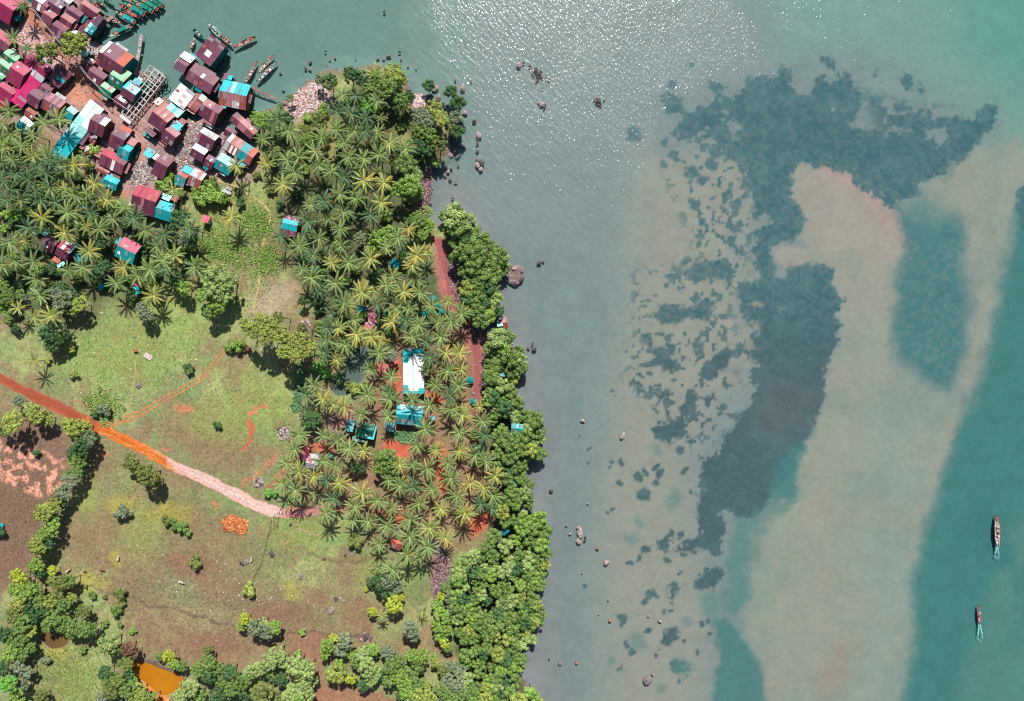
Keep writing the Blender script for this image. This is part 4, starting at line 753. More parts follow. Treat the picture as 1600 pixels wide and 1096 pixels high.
tl('broad', 'light', (384, 968, 10, 'yellow'), (378, 978, 9, 'yg'), (400, 980, 13, 'grey'), (412, 974, 11), (430, 980, 12, 'bright'), (418, 988, 11, 'grey'), (434, 1022, 14), (444, 1032, 12), (420, 1034, 14), (404, 1044, 13), (390, 1050, 11), (464, 1040, 17), (482, 1046, 15), (474, 1062, 14), (488, 1064, 10), (462, 1074, 13), (478, 1082, 13), (410, 1082, 18, 'olive'), (430, 1092, 13, 'olive'), (450, 1088, 12), (466, 1094, 12, 'bright'), (378, 1064, 15, 'mid'), (360, 1050, 13, 'dark'), (364, 1076, 13, 'mid'), (384, 1086, 12, 'dark'), (348, 1066, 12, 'mid'), (440, 1062, 11, 'dark'), (426, 1056, 10, 'mid'),
   (522, 996, 8, 'yellow'), (512, 1008, 12, 'bright'), (508, 1020, 10, 'bright'), (540, 1002, 14, 'grey'), (532, 1016, 11, 'grey'), (526, 1054, 15, 'yg'), (530, 1040, 10, 'bright'), (516, 1050, 9, 'bright'), (549, 1060, 10, 'yellow'), (556, 1034, 11, 'mid'), (568, 1022, 13), (574, 1042, 15), (584, 1052, 12), (580, 1062, 10), (582, 1014, 11, 'bright'), (606, 1018, 11, 'grey'), (616, 1024, 9, 'grey'), (568, 1070, 11, 'dark'), (548, 1020, 9, 'bright'),
   (610, 1042, 13, 'mid'), (624, 1034, 11, 'mid'), (620, 1056, 13, 'bright'), (632, 1066, 13, 'bright'), (608, 1064, 11, 'mid'), (600, 1054, 9, 'dark'), (638, 1082, 14, 'bright'), (650, 1070, 13, 'mid'), (660, 1086, 14, 'yg'), (652, 1096, 12), (642, 1050, 12, 'mid'), (628, 1086, 10, 'dark'), (582, 954, 9, 'yellow'), (616, 944, 13, 'yellow'), (624, 932, 8, 'yellow'), (608, 908, 13, 'grey'), (594, 910, 13, 'dark'), (580, 908, 8, 'dark'), (622, 918, 10, 'grey'), (600, 922, 12, 'dark'), (616, 924, 9),
   (640, 982, 14, 'grey'), (646, 992, 11, 'grey'), (644, 1026, 12, 'bright'), (660, 1026, 12, 'bright'), (654, 1040, 10, 'mid'))
tl('broad', 'bright', (684, 946, 11), (690, 962, 13), (684, 978, 11), (698, 982, 12), (690, 994, 11), (704, 968, 9, 'mid'), (694, 1004, 9, 'yellow'), (700, 1012, 8, 'mid'), (690, 932, 8, 'yellow'), (704, 934, 11, 'grey'), (708, 950, 10, 'grey'), (698, 918, 10, 'mid'), (720, 896, 12, 'light'), (712, 908, 10, 'light'), (738, 870, 13, 'light'), (724, 874, 11, 'light'), (716, 884, 10, 'bright'), (752, 868, 11, 'mid'),
   (680, 1036, 8, 'yg'), (678, 1026, 6), (692, 1048, 10, 'olive'), (704, 1040, 10, 'grey'), (700, 1064, 12, 'grey'), (690, 1076, 12, 'mid'), (714, 1070, 12, 'grey'), (704, 1088, 13, 'mid'), (722, 1086, 12, 'mid'), (720, 1050, 11, 'grey'), (690, 1094, 10, 'grey'), (676, 1090, 9, 'yg'), (668, 1070, 8, 'yg'))
tl('broad', 'yg', (114, 70, 17), (126, 64, 13), (106, 78, 10, 'mid'), (74, 84, 18, 'olive'), (82, 78, 11, 'olive'))
tl('bush', 'bright', (328, 300, 14), (340, 308, 15), (318, 312, 13), (352, 312, 9), (308, 304, 10), (334, 290, 12, 'mid'), (268, 278, 11), (258, 288, 12), (250, 296, 9), (285, 300, 9, 'olive'), (150, 235, 10), (128, 222, 10), (122, 234, 8), (378, 316, 8, 'dark'), (372, 300, 6, 'dark'), (402, 275, 7, 'olive'), (376, 268, 7, 'yg'))
tl('broad', 'dark', (76, 520, 15), (86, 510, 12), (92, 530, 12), (82, 540, 11), (104, 524, 9), (100, 470, 15, 'grey'), (116, 468, 13), (112, 482, 12, 'yg'), (126, 476, 12, 'yg'), (88, 460, 12, 'grey'), (108, 456, 10), (10, 468, 13, 'mid'), (6, 480, 11, 'bright'), (14, 455, 10, 'mid'), (32, 460, 8, 'mid'), (14, 500, 8, 'mid'), (24, 512, 7), (26, 338, 10, 'lime'), (238, 446, 12, 'olive'), (230, 490, 13, 'grey'), (222, 482, 10, 'grey'), (282, 342, 14), (276, 352, 12), (290, 376, 13, 'grey'), (300, 380, 12), (268, 368, 12), (160, 420, 14), (150, 430, 10), (168, 416, 10), (160, 378, 12))
placed = [(t[0], t[1], t[2]) for t in TREES] + [(p[0], p[1], 9) for p in kept]
und = []
for P, d, sd_ in [([(-10, 190), (60, 235), (120, 245), (160, 270), (200, 320), (250, 360), (300, 370), (310, 420), (260, 440), (200, 470), (130, 440), (60, 470), (-10, 440)], 17, 5),
                  ([(420, 190), (500, 160), (650, 180), (650, 310), (640, 370), (560, 420), (480, 420), (420, 300)], 26, 6), ([(490, 430), (620, 420), (640, 500), (580, 540), (500, 540)], 26, 7)]:
    for x, y in fill(P, d, 2500, sd_, [(a, b, c*1.0) for a, b, c in placed]):
        if any(abs(x-hx) < 26 and abs(y-hy) < 24 for hx, hy in [(121, 205), (178, 253), (40, 196), (91, 386), (200, 393), (228, 314), (258, 329), (454, 353), (175, 285), (125, 404), (162, 436)]): continue
        und.append((x, y, R.uniform(7, 11), R.choice(['dark', 'dark', 'mid', 'olive', 'bright']), 'bush'))
for t in TREES + und:
    tree(*t)

# ------------------------------------------------------------------ houses
PAL = {'mar': S(134, 78, 98), 'mard': S(112, 58, 80), 'pur': S(126, 92, 112), 'red': S(196, 66, 88), 'pink': S(208, 90, 122), 'hot': S(216, 48, 118), 'rust': S(168, 92, 84), 'orust': S(200, 92, 68), 'cyan': S(30, 200, 212), 'pcyan': S(168, 240, 236), 'teal': S(30, 158, 164),
       'dteal': S(12, 112, 114), 'white': S(246, 250, 246, 1.1), 'grey': S(176, 182, 188), 'green': S(104, 190, 134), 'lgreen': S(160, 236, 176), 'dgreen': S(30, 118, 92), 'pgrey': S(200, 204, 208), 'dpink': S(160, 46, 88), 'rose': S(188, 126, 130), 'brown': S(120, 92, 84)}
WORD = {'mar': 'maroon', 'mard': 'dark maroon', 'pur': 'purple-brown', 'red': 'red', 'pink': 'pink', 'hot': 'hot pink', 'rust': 'rusty', 'orust': 'orange rust', 'cyan': 'cyan', 'pcyan': 'pale cyan', 'teal': 'teal', 'dteal': 'dark teal', 'white': 'white', 'grey': 'grey', 'green': 'green', 'lgreen': 'light green',
        'dgreen': 'dark green', 'pgrey': 'pale grey', 'dpink': 'dark pink', 'rose': 'dusty rose', 'brown': 'brown'}
def gable_body(name, L, yn, ys, he, rise, inset, th, m):
    # closed prism: walls up to the underside of the roof
    def f(bm):
        l = L/2 - inset; k = lambda y: he + rise*(1 - abs(y)/(yn if y > 0 else max(ys, .01))) - th
        a, b = yn-inset, -(ys-inset) if ys > .05 else 0.0
        prof = [(a, 0), (a, k(a)), (0, he+rise-th), (b, k(b) if ys > .05 else he+rise-th), (b, 0)]
        if ys <= .05: prof = [(a, 0), (a, k(a)), (0, he+rise-th), (0, 0)]
        A_ = [bm.verts.new((l, y, z)) for y, z in prof]; B_ = [bm.verts.new((-l, y, z)) for y, z in prof]
        bm.faces.new(A_); bm.faces.new(B_[::-1])
        for i in range(len(prof)): bm.faces.new((A_[i-1], B_[i-1], B_[i], A_[i]))
        bmesh.ops.recalc_face_normals(bm, faces=bm.faces[:])
    me = bm_mesh(name, f); me.materials.append(m); return me
WALLC = {'teal': S(24, 116, 116), 'wood': S(112, 86, 80), 'white': S(206, 208, 204), 'green': S(30, 120, 96), 'grey': S(140, 136, 136), 'dark': S(70, 60, 62)}
def house(cx, cy, ang, L, wn, ws, cn, cs, wall='wood', he=3.2, rise=None, pn=None, ps=None, stilt=False, look=None, cat=None, label=None, flat=False, n=None):  # lower slopes mostly get a darker tone: their shade painted into the colour
    """ridge along `ang` degrees (clockwise in the photo); wn, ws: widths of the slopes above and below the ridge, all in photo pixels.
    pn / ps: lists of (from, to, colour) along the ridge for sheets of another colour"""
    if cx < 420 and cy < 300: L, wn, ws = L*1.06, wn*1.07, ws*1.07
    Lm, yn, ys = L*MPP, wn*MPP, ws*MPP
    if rise is None: rise = (.18 if flat else .36)*(yn+ys)/(2 if ws > 0 else 1)
    big = L*(wn+ws) > 170
    base = 0.0
    x, y = at(cx, cy, he + rise*.5 + (1.4 if stilt else 0) + .8)
    g = gz(x, y); base = max(g, -.2) if not stilt else max(g, 0) + 1.2
    a = -math.radians(ang); off = (yn-ys)/2
    x += math.sin(a)*off; y -= math.cos(a)*off        # shift so the middle of both slopes is at the pixel
    e = empty('house' if big else 'shed', (x, y, base if not stilt else max(g, -1.2)), a)
    zb = 0.0 if not stilt else base - e.location.z
    W = link('wall', gable_body('wall', Lm, yn, ys, he, rise, .35, .14, M_WALL), None, e, (0, 0, zb), color=WALLC[wall]*U(.85, 1.1))
    def slab(yy, sgn):                                # a roof slope: structural sheet with its loose sheets on it
        return None
    # roof underlay (thin, follows both slopes)
    def f(bm):
        t = .06; pr = [(yn, he), (0, he+rise), (-ys, he)] if ys > .05 else [(yn, he), (0, he+rise)]
        rows = []
        for xx in (Lm/2-.05, -Lm/2+.05):
            rows.append([bm.verts.new((xx, yy, zz-.02)) for yy, zz in pr] + [bm.verts.new((xx, yy, zz-.02-t)) for yy, zz in pr[::-1]])
        bm.faces.new(rows[0]); bm.faces.new(rows[1][::-1]); k = len(rows[0])
        for i in range(k): bm.faces.new((rows[0][i-1], rows[1][i-1], rows[1][i], rows[0][i]))
        bmesh.ops.recalc_face_normals(bm, faces=bm.faces[:])
    roof = link('roof', bm_mesh('roof', f), M_WOOD, e, (0, 0, zb), color=S(90, 70, 66))
    for sgn, wd, col, pat in ((1, yn, cn, pn), (-1, ys, cs, ps)):
        if wd < .15: continue
        phi = math.atan2(rise, wd); sl = math.hypot(rise, wd) + .12
        ns = n or max(2, int(round(Lm/1.25))); rows = 1 if sl < 3.6 else 2
        bc = PAL[col]*U(.94, 1.05); cuts = sorted([0] + [i/ns + (U(-.12, .12)/ns if 0 < i < ns else 0) for i in range(1, ns)] + [1])
        for i in range(ns):
            u0, u1 = cuts[i], cuts[i+1]; um = (u0+u1)/2
            for rw in range(rows):
                c = bc*U(.86, 1.1); v0, v1 = rw/rows, (rw+1)/rows
                if R.random() < .13: c = c*.5 + R.choice([PAL['rust'], PAL['rose'], PAL['grey'], PAL['brown']])*.5
                for pt in (pat or []):
                    a0, a1, pc_ = pt[:3]; q0, q1 = (pt[3], pt[4]) if len(pt) > 4 else (0, 1)
                    if a0 <= um <= a1 and q0 <= (v0+v1)/2 <= q1: c = PAL[pc_]*U(.9, 1.08)
                ln = sl*(v1-v0) + (.12 if rows > 1 else 0); cc = sl*(v0+v1)/2 - .02
                yy = cc*math.cos(phi)*sgn; zz = he+rise - cc*math.sin(phi) + .035 + (rows-1-rw)*.03 + U(0, .025)
                link('roof_sheet', unit_box(M_ROOF), None, roof, ((um-.5)*Lm, yy, zz), (-phi*sgn + U(-.006, .006), 0, U(-.006, .006)), ((u1-u0)*Lm*.985, ln, .03), c)
    if ws > 0: bx('ridge_cap', M_ROOF, roof, (0, 0, he+rise+.07), (Lm*.98, .30, .05), (PAL[cn]*.55+PAL[cs]*.45)*1.12)
    for i in range(R.choice([0, 1, 1, 2, 3]) if big else R.choice([0, 0, 1])):   # loose patches nailed over leaks
        sgn, wd = (1, yn) if (R.random() < .5 or ws <= 0) else (-1, ys)
        phi = math.atan2(rise, wd); t = U(.25, .75)*wd; pc_ = R.choice(['white', 'rust', 'rose', 'grey', 'rust', 'brown', 'pcyan'])
        bx('patch_sheet', M_ROOF, roof, (U(-.36, .36)*Lm, sgn*t, he+rise*(1-t/wd)+.14), (U(.5, 1.1), U(.7, 1.5), .03), PAL[pc_]*U(.8, 1.1), (-phi*sgn, 0, U(-.12, .12)))
    if cx < 420 and cy < 300 and R.random() < (.75 if big else .3):               # lean-to awnings of odd sheets along the eaves and gable ends
        for i in range(R.choice([1, 2, 2, 3]) if big else 1):
            ac = PAL[R.choice(['rust', 'rose', 'mar', 'mard', 'grey', 'pgrey', 'brown', 'pur', 'teal'])]*U(.8, 1.05); d = U(.9, 1.7)
            if R.random() < .6:
                sgn = -1 if (R.random() < .55 and ws > 0) else 1; wd = ys if sgn < 0 else yn; ww = U(.25, .6)*Lm
                bx('awning', M_ROOF, e, (U(-.5, .5)*(Lm-ww), sgn*(wd+d*.42), zb+he-.45), (ww, d, .04), ac, (-.22*sgn, U(-.04, .04), U(-.05, .05)))
            else:
                sx = R.choice([1, -1]); ww = U(.3, .7)*(yn+ys)
                bx('awning', M_ROOF, e, (sx*(Lm/2+d*.42), (yn-ys)/2+U(-.2, .2), zb+he-.5), (d, ww, .04), ac, (U(-.04, .04), .2*sx, U(-.05, .05)))
    # openings on the two sides that can be seen
    if big:
        yw = -(ys-.35) if ws > 0 else 0
        bx('door', M_WOOD, e, (U(-.2, .2)*Lm, yw-.02, zb+1.0), (.9, .08, 1.95), S(90, 74, 66))
        for s in (-.33, .33): bx('window', M_WOOD, e, (s*Lm, yw-.02, zb+1.55), (.9, .08, .9), S(60, 70, 72))
        bx('window', M_WOOD, e, (Lm/2-.35+.02, (yn-ys)*.25, zb+1.6), (.08, .9, .9), S(56, 66, 70))
    if stilt:
        bx('floor_deck', M_WOOD, e, (0, (yn-ys)/2, zb-.06), (Lm-.3, yn+ys-.3, .12), S(110, 92, 84))
        for sx in (-1, 0, 1):
            for sy in (yn-.5, -max(ys, .5)+.5): post('stilt', e, (sx*(Lm/2-.6), sy, -.8), .11, zb+.75, S(96, 84, 76))
    def cwords():
        cols = [cn] + ([cs] if ws > 0 and cs != cn else [])
        return ' and '.join(WORD[c] for c in cols)
    kind = 'house' if big else 'shed'
    noun = look or (cwords() + (' gabled ' if ws > 0 else ' lean-to ') + kind)
    thing(e, noun, cat or kind, cx, cy, 'houses of the fishing village' if cx < 420 and cy < 470 else 'houses of the palm estate', label)
    return e
St = lambda c, *uu: [(u-w/2, u+w/2, c) for u, w in uu]
def stripes(c, n=8, ph=0): return [(i/n, (i+.5)/n, c) for i in range(ph, n)]
# top-left corner
house(4, 8, 32, 46, 18, 20, 'pink', 'dpink', 'dark', 4.0, look='big pink gabled house')
house(26, 27, 30, 12, 10, 0, 'cyan', 'cyan', 'teal', 2.4)
house(66, 8, 32, 24, 10, 10, 'mar', 'mar', pn=[(.1, .3, 'white'), (.45, .6, 'white'), (.75, .9, 'white')], ps=[(.1, .25, 'white'), (.45, .6, 'white')], look='maroon gabled house with white sheets')
house(89, 10, 33, 22, 11, 9, 'pur', 'mard')
house(77, 28, 33, 18, 9, 12, 'rose', 'mar')
house(104, 3, 33, 16, 8, 6, 'pgrey', 'grey', 'dark')
house(56, 1, 33, 14, 6, 8, 'dteal', 'dteal', 'teal')
house(117, 22, 33, 22, 8, 8, 'mar', 'mard'); house(106, 34, 33, 20, 8, 9, 'rose', 'mard'); house(93, 48, 33, 22, 9, 12, 'mar', 'mard', he=3.4)
house(137, 13, 34, 28, 7, 9, 'rose', 'mard', stilt=True, look='long maroon stilt house')
house(147, 31, -50, 22, 6, 6, 'mar', 'pur', stilt=True); house(128, 42, -50, 30, 6, 6, 'mar', 'mar', he=2.7)
house(139, 43, -52, 15, 6, 6, 'pcyan', 'teal', 'teal', 3.6, stilt=True, look='small pale cyan stilt shed')
house(117, 51, 33, 14, 7, 0, 'white', 'white', 'white', 2.6); house(126, 52, 33, 10, 8, 0, 'brown', 'brown', 'dark', 2.2)
house(116, 27, 35, 26, 3, 0, 'white', 'white', 'white', 2.2, n=7, look='narrow white strip roof')
# lane, east side
house(132, 84, 28, 14, 9, 0, 'pcyan', 'pcyan', 'teal', 3.0)
house(175, 91, 33, 42, 21, 17, 'mar', 'mard', 'teal', 4.4, pn=[(.52, .60, 'white', 0, .5), (.62, .86, 'orust'), (.30, .36, 'white'), (.05, .12, 'white'), (.9, .96, 'orust')], stilt=True, look='maroon house with orange sheets')
house(152, 120, 33, 26, 9, 11, 'mar', 'mard', 'wood', 3.0); house(137, 105, 33, 14, 6, 6, 'rust', 'mard', 'wood', 2.6); house(143, 97, 33, 12, 8, 0, 'rose', 'rose', 'wood', 2.4, pn=[(.4, .7, 'white')])
house(186, 121, 33, 23, 17, 12, 'lgreen', 'dgreen', 'green', 4.4, look='light green gabled house')
house(168, 142, 33, 20, 8, 9, 'lgreen', 'dgreen', 'green', 3.2, look='smaller light green gabled house')
house(204, 144, 33, 22, 11, 11, 'pcyan', 'mard', 'teal', 4.0, pn=[(.0, .2, 'cyan')]); house(190, 160, 33, 19, 6, 7, 'mar', 'mard', 'wood', 2.8, pn=[(.3, .5, 'white'), (.6, .8, 'white')])
house(213, 128, 33, 12, 9, 0, 'cyan', 'cyan', 'teal', 3.0); house(223, 136, -50, 18, 5, 5, 'dgreen', 'dgreen', 'green', 2.6)
# lane, west side
house(18, 92, 36, 22, 9, 10, 'lgreen', 'dgreen', 'green', 3.4, look='light green gabled row house'); house(9, 106, 36, 22, 9, 10, 'lgreen', 'dgreen', 'green', 3.4, look='light green gabled row house'); house(-2, 122, 36, 18, 8, 10, 'green', 'dgreen', 'green', 3.4)
house(29, 117, 33, 24, 13, 19, 'pink', 'dpink', 'wood', 4.6, look='deep pink gabled house'); house(10, 146, 33, 26, 8, 15, 'pink', 'dpink', 'wood', 3.8)
house(42, 138, -52, 56, 12.5, 12.5, 'hot', 'hot', 'teal', 3.8, .9, pn=[(.84, 1, 'pgrey')], ps=[(.84, 1, 'pgrey')], label='long hot pink roof with a pale grey end by the lane', n=12)
house(61, 104, 33, 40, 10, 9, 'dpink', 'dpink', 'wood', 3.4, .8, look='dark pink low-pitched house')
house(93, 119, -46, 28, 12, 12, 'mard', 'mar', 'wood', 3.4, pn=[(.2, .5, 'mar')], ps=[(.35, .45, 'cyan')], look='maroon house with a cyan ridge')
house(72, 140, 27, 22, 8, 8, 'mar', 'mar', 'wood', 2.8); house(57, 154, 33, 20, 12, 13, 'pur', 'mard', 'teal', 3.6); house(84, 164, 31, 28, 13, 13, 'pur', 'mar', 'wood', 3.8, pn=stripes('rose', 9), ps=stripes('rust', 8), look='purple-brown gabled house with striped sheets')
house(2, 160, 33, 20, 8, 8, 'pink', 'red', 'wood', 3.0); house(6, 66, 35, 26, 9, 11, 'pink', 'mar', 'wood', 3.2); house(50, 178, 33, 16, 7, 7, 'rust', 'rust', 'wood', 2.2)
house(112, 178, 36, 14, 8, 10, 'pcyan', 'teal', 'teal', 3.0); house(91, 176, -55, 10, 5, 5, 'teal', 'dteal', 'teal', 2.6); house(40, 196, 38, 19, 8, 11, 'white', 'teal', 'teal', 3.0); house(14, 192, 33, 10, 8, 0, 'rose', 'rose', 'wood', 2.2)
house(121, 205, -52.6, 97, 12, 12, 'pcyan', 'pcyan', 'teal', 4.0, .8, pn=[(0, .40, 'cyan'), (.40, .72, 'pcyan'), (.72, 1, 'white')], ps=[(0, .34, 'cyan'), (.34, .42, 'teal'), (.42, .6, 'pcyan'), (.6, 1, 'white')], label='long cyan hall roof with painted white glare south of the village lane', cat='hall', n=18)  # white sheets are glare painted onto a light cyan roof
house(155, 196, 26, 24, 12, 16, 'pur', 'mard', 'wood', 4.0, pn=[(.55, .62, 'white'), (.7, .77, 'white'), (.85, .92, 'white')], look='purple-brown house with white roof strips')
house(142, 214, 28, 14, 8, 6, 'rose', 'mar', 'wood', 2.4); house(130, 229, 28, 9, 9, 0, 'rust', 'rust', 'wood', 2.2); house(141, 234, -30, 13, 6, 4, 'pgrey', 'rust', 'wood', 2.2, pn=stripes('white', 5)); house(148, 222, -60, 10, 6, 0, 'rust', 'rust', 'wood', 2.2)
house(186, 219, 27, 22, 12, 17, 'pur', 'mard', 'wood', 4.0); house(199, 204, 27, 16, 8, 0, 'orust', 'orust', 'wood', 2.4); house(205, 221, 28, 20, 11, 0, 'rust', 'rust', 'wood', 3.0, pn=stripes('rose', 7), look='rust and rose striped shed'); house(196, 238, 27, 18, 11, 16, 'cyan', 'teal', 'teal', 3.4, look='cyan gabled house')
house(178, 253, 27, 38, 10, 14, 'red', 'mar', 'wood', 3.2, pn=[(.6, 1, 'mar')], ps=[(.56, .6, 'white'), (.2, .4, 'mard')], look='maroon house with a red upper slope'); house(157, 243, 27, 12, 8, 0, 'rose', 'rose', 'wood', 2.2); house(163, 267, 27, 20, 5, 4, 'rose', 'rust', 'wood', 2.2)
house(175, 286, 24, 21, 8, 9, 'cyan', 'teal', 'teal', 2.8, pn=[(.45, .52, 'white'), (.7, .76, 'white')], ps=[(.45, .52, 'white')], look='cyan shed with white roof strips')
# east part of the village
house(282, 149, -52, 29, 13, 13, 'white', 'white', 'white', 4.2, .7, label='white square roof at the edge of the village water', n=6)
house(305, 157, -52, 28, 8, 9, 'rose', 'rust', 'wood', 3.6, pn=stripes('rust', 6), ps=[(.62, 1, 'white'), (.3, .45, 'rose')], look='rust and white striped house'); house(298, 171, 33, 14, 8, 0, 'rose', 'rose', 'wood', 2.6)
house(252, 186, 38, 27, 15, 17, 'rust', 'mard', 'wood', 4.4, pn=stripes('rose', 9), label='rust-striped gabled house right of the concrete frame'); house(253, 163, 38, 22, 10, 0, 'rose', 'rose', 'wood', 3.2, pn=[(.0, .3, 'white'), (.5, .7, 'rust')]); house(272, 171, 33, 23, 15, 0, 'pcyan', 'pcyan', 'teal', 3.4, pn=[(.4, .6, 'cyan')], look='pale cyan lean-to house')
house(267, 212, 38, 20, 9, 13, 'rose', 'mard', 'wood', 4.0); house(277, 197, 38, 14, 11, 0, 'cyan', 'cyan', 'teal', 3.2); house(283, 189, 33, 14, 8, 0, 'rust', 'rust', 'wood', 2.6, pn=[(.5, .8, 'white')]); house(236, 207, 38, 18, 8, 0, 'mard', 'mard', 'wood', 2.4)
house(314, 121, 33, 42, 14, 13, 'mar', 'mar', 'wood', 4.0, .9, pn=[(.45, .5, 'white', 0, .5), (.1, .14, 'rose')], ps=[(.45, .5, 'white', .5, 1)], stilt=True, label='wide maroon low-pitched roof above the white square roof', n=9)
house(326, 76, -52, 38, 12, 15, 'mard', 'mar', 'teal', 4.2, pn=None, ps=[(.22, .5, 'white', 0, .5), (.1, .16, 'white')], stilt=True, label='maroon stilt house standing out over the water with boats around it', n=9)
house(282, 101, 33, 17, 7, 11, 'mar', 'pur', 'wood', 3.4, stilt=True, look='maroon stilt shed on the water'); house(291, 88, 33, 19, 11, 0, 'white', 'white', 'white', 3.0, stilt=True, look='white flat-roofed stilt shed')
house(364, 146, 12, 40, 18, 18, 'cyan', 'rust', 'wood', 3.8, ps=stripes('rose', 8) + [(.45, .8, 'pgrey', .5, 1)], pn=[(.4, .48, 'pcyan'), (.7, .76, 'pcyan')], stilt=True, label='stilt house with a cyan upper slope and rust lower slope at the pier')
house(348, 163, 10, 9, 10, 0, 'cyan', 'cyan', 'teal', 3.0, stilt=True); house(357, 120, 10, 8, 7, 0, 'cyan', 'cyan', 'teal', 3.0, stilt=True); house(351, 118, 10, 6, 9, 0, 'mar', 'mar', 'wood', 3.0, stilt=True)
house(327, 172, 30, 28, 11, 15, 'rose', 'mard', 'wood', 4.0, pn=stripes('mar', 7), ps=[(.5, .58, 'rose'), (.7, .78, 'rose')], stilt=True, look='rose and maroon stilt house'); house(328, 195, 35, 11, 8, 0, 'white', 'white', 'white', 2.6)
house(379, 195, 42, 42, 8, 8, 'rust', 'mar', 'wood', 3.2, .8, pn=[(0, .25, 'mard'), (.35, .7, 'rose')], ps=[(.3, .7, 'rose'), (.7, 1, 'mar')], stilt=True, look='long rusty patchwork roof by the inlet')
house(358, 207, 32, 15, 6, 8, 'mar', 'mard', 'wood', 3.0); house(366, 210, -50, 10, 6, 0, 'mar', 'mar', 'wood', 2.4)
house(376, 234, 33, 46, 13, 12, 'rose', 'rust', 'wood', 3.4, 1.0, pn=[(0, .14, 'pgrey')] + stripes('rust', 14)[2:6] + [(.50, .82, 'teal'), (.82, 1, 'orust')], ps=[(0, .12, 'pgrey'), (.2, .28, 'white'), (.36, .42, 'white'), (.50, .82, 'teal'), (.82, 1, 'rust')], label='long rust-striped roof with a teal section by the palms', n=14)
house(324, 218, 30, 26, 9, 16, 'pgrey', 'mard', 'wood', 3.6, ps=[(.3, .36, 'rose', 0, .5), (.5, .56, 'rose', 0, .5), (.75, .82, 'white', 0, .5)], look='maroon house with a pale grey upper slope'); house(312, 238, 30, 21, 11, 11, 'white', 'mard', 'wood', 3.4)
house(329, 253, 30, 14, 8, 8, 'mar', 'mard', 'wood', 2.8); house(352, 257, 31, 25, 12, 12, 'pcyan', 'teal', 'teal', 3.4); house(379, 257, 36, 11, 8, 0, 'teal', 'teal', 'teal', 2.4); house(350, 272, 30, 10, 5, 0, 'rose', 'rose', 'wood', 2.2)
house(295, 267, 28, 15, 10, 0, 'cyan', 'cyan', 'teal', 3.0); house(285, 280, 28, 15, 8, 14, 'orust', 'teal', 'wood', 3.2, pn=[(.0, .3, 'rose')]); house(308, 280, 26, 20, 12, 13, 'pgrey', 'rust', 'wood', 3.4, pn=[(.2, .35, 'rust'), (.6, .8, 'rose')], ps=[(.3, .5, 'grey'), (.7, .85, 'grey')])
house(254, 261, 29, 20, 13, 19, 'mar', 'mard', 'wood', 4.2, ps=[(.2, .3, 'rose', .5, 1), (.45, .55, 'rose', .5, 1)], look='tall maroon gabled house'); house(235, 240, 30, 13, 12, 0, 'cyan', 'cyan', 'teal', 2.8); house(245, 246, 40, 12, 9, 0, 'rose', 'rose', 'wood', 2.6, pn=[(.4, .7, 'white')])
# houses under the north-west palms
house(228, 314, 18, 38, 18, 22, 'red', 'mard', 'wood', 4.2, pn=[(.22, .26, 'dpink')], ps=[(.45, .5, 'rose', 0, .5), (.78, .84, 'rose')], label='big red gabled house between the palms and the lane end', n=10)
house(210, 321, 60, 10, 10, 0, 'white', 'white', 'white', 2.6); house(258, 330, 18, 27, 13, 14, 'cyan', 'teal', 'teal', 4.0, label='clean cyan gabled house beside the big red house'); house(261, 309, 22, 15, 9, 0, 'pcyan', 'pcyan', 'teal', 2.6); house(275, 312, 22, 10, 7, 0, 'rust', 'rust', 'wood', 2.3)
house(322, 343, 20, 12, 11, 0, 'red', 'red', 'white', 2.6, look='little red-topped shed'); house(303, 356, -65, 10, 8, 0, 'rose', 'rose', 'wood', 2.2)
band = house(454, 353, 13, 24, 14, 16, 'mar', 'mar', 'wood', 3.6, pn=None, label='maroon house with a cyan roof band, alone by the footpath')
for o_ in band.children_recursive:
    if o_.name.startswith('roof_sheet') and abs(o_.location.y) < 1.9: o_.color = rgba(PAL['cyan']*U(.9, 1.1))
house(79, 382, 32, 20, 9, 11, 'mard', 'mard', 'wood', 3.2, look='dark maroon square house'); house(102, 392, 32, 22, 13, 13, 'red', 'mard', 'wood', 3.4, pn=[(.7, 1, 'white'), (.3, .4, 'white')]); house(113, 389, 32, 10, 14, 0, 'pcyan', 'pcyan', 'teal', 2.8); house(123, 403, 80, 14, 6, 6, 'teal', 'teal', 'teal', 2.5); house(135, 405, 80, 9, 6, 0, 'dteal', 'dteal', 'teal', 2.2)
house(97, 414, 330, 13, 6, 0, 'pcyan', 'pcyan', 'teal', 2.3); house(90, 407, 30, 12, 7, 0, 'orust', 'orust', 'wood', 2.2); house(200, 392, 27, 31, 15, 17, 'pink', 'teal', 'teal', 4.0, label='house with a pink upper slope and teal lower slope among palms', n=8); house(187, 377, 27, 8, 11, 0, 'teal', 'teal', 'teal', 3.0)
house(163, 430, 30, 13, 6, 8, 'rose', 'mar', 'wood', 2.8); house(160, 448, 25, 8, 8, 0, 'cyan', 'cyan', 'teal', 2.2); house(215, 454, 70, 12, 7, 0, 'cyan', 'cyan', 'teal', 2.3); house(217, 445, 20, 11, 5, 0, 'red', 'red', 'wood', 2.4); house(127, 321, 20, 11, 8, 0, 'teal', 'teal', 'teal', 2.4); house(72, 366, 30, 8, 6, 0, 'dteal', 'dteal', 'teal', 2.2); house(57, 393, -40, 10, 5, 0, 'dteal', 'dteal', 'teal', 2.2)
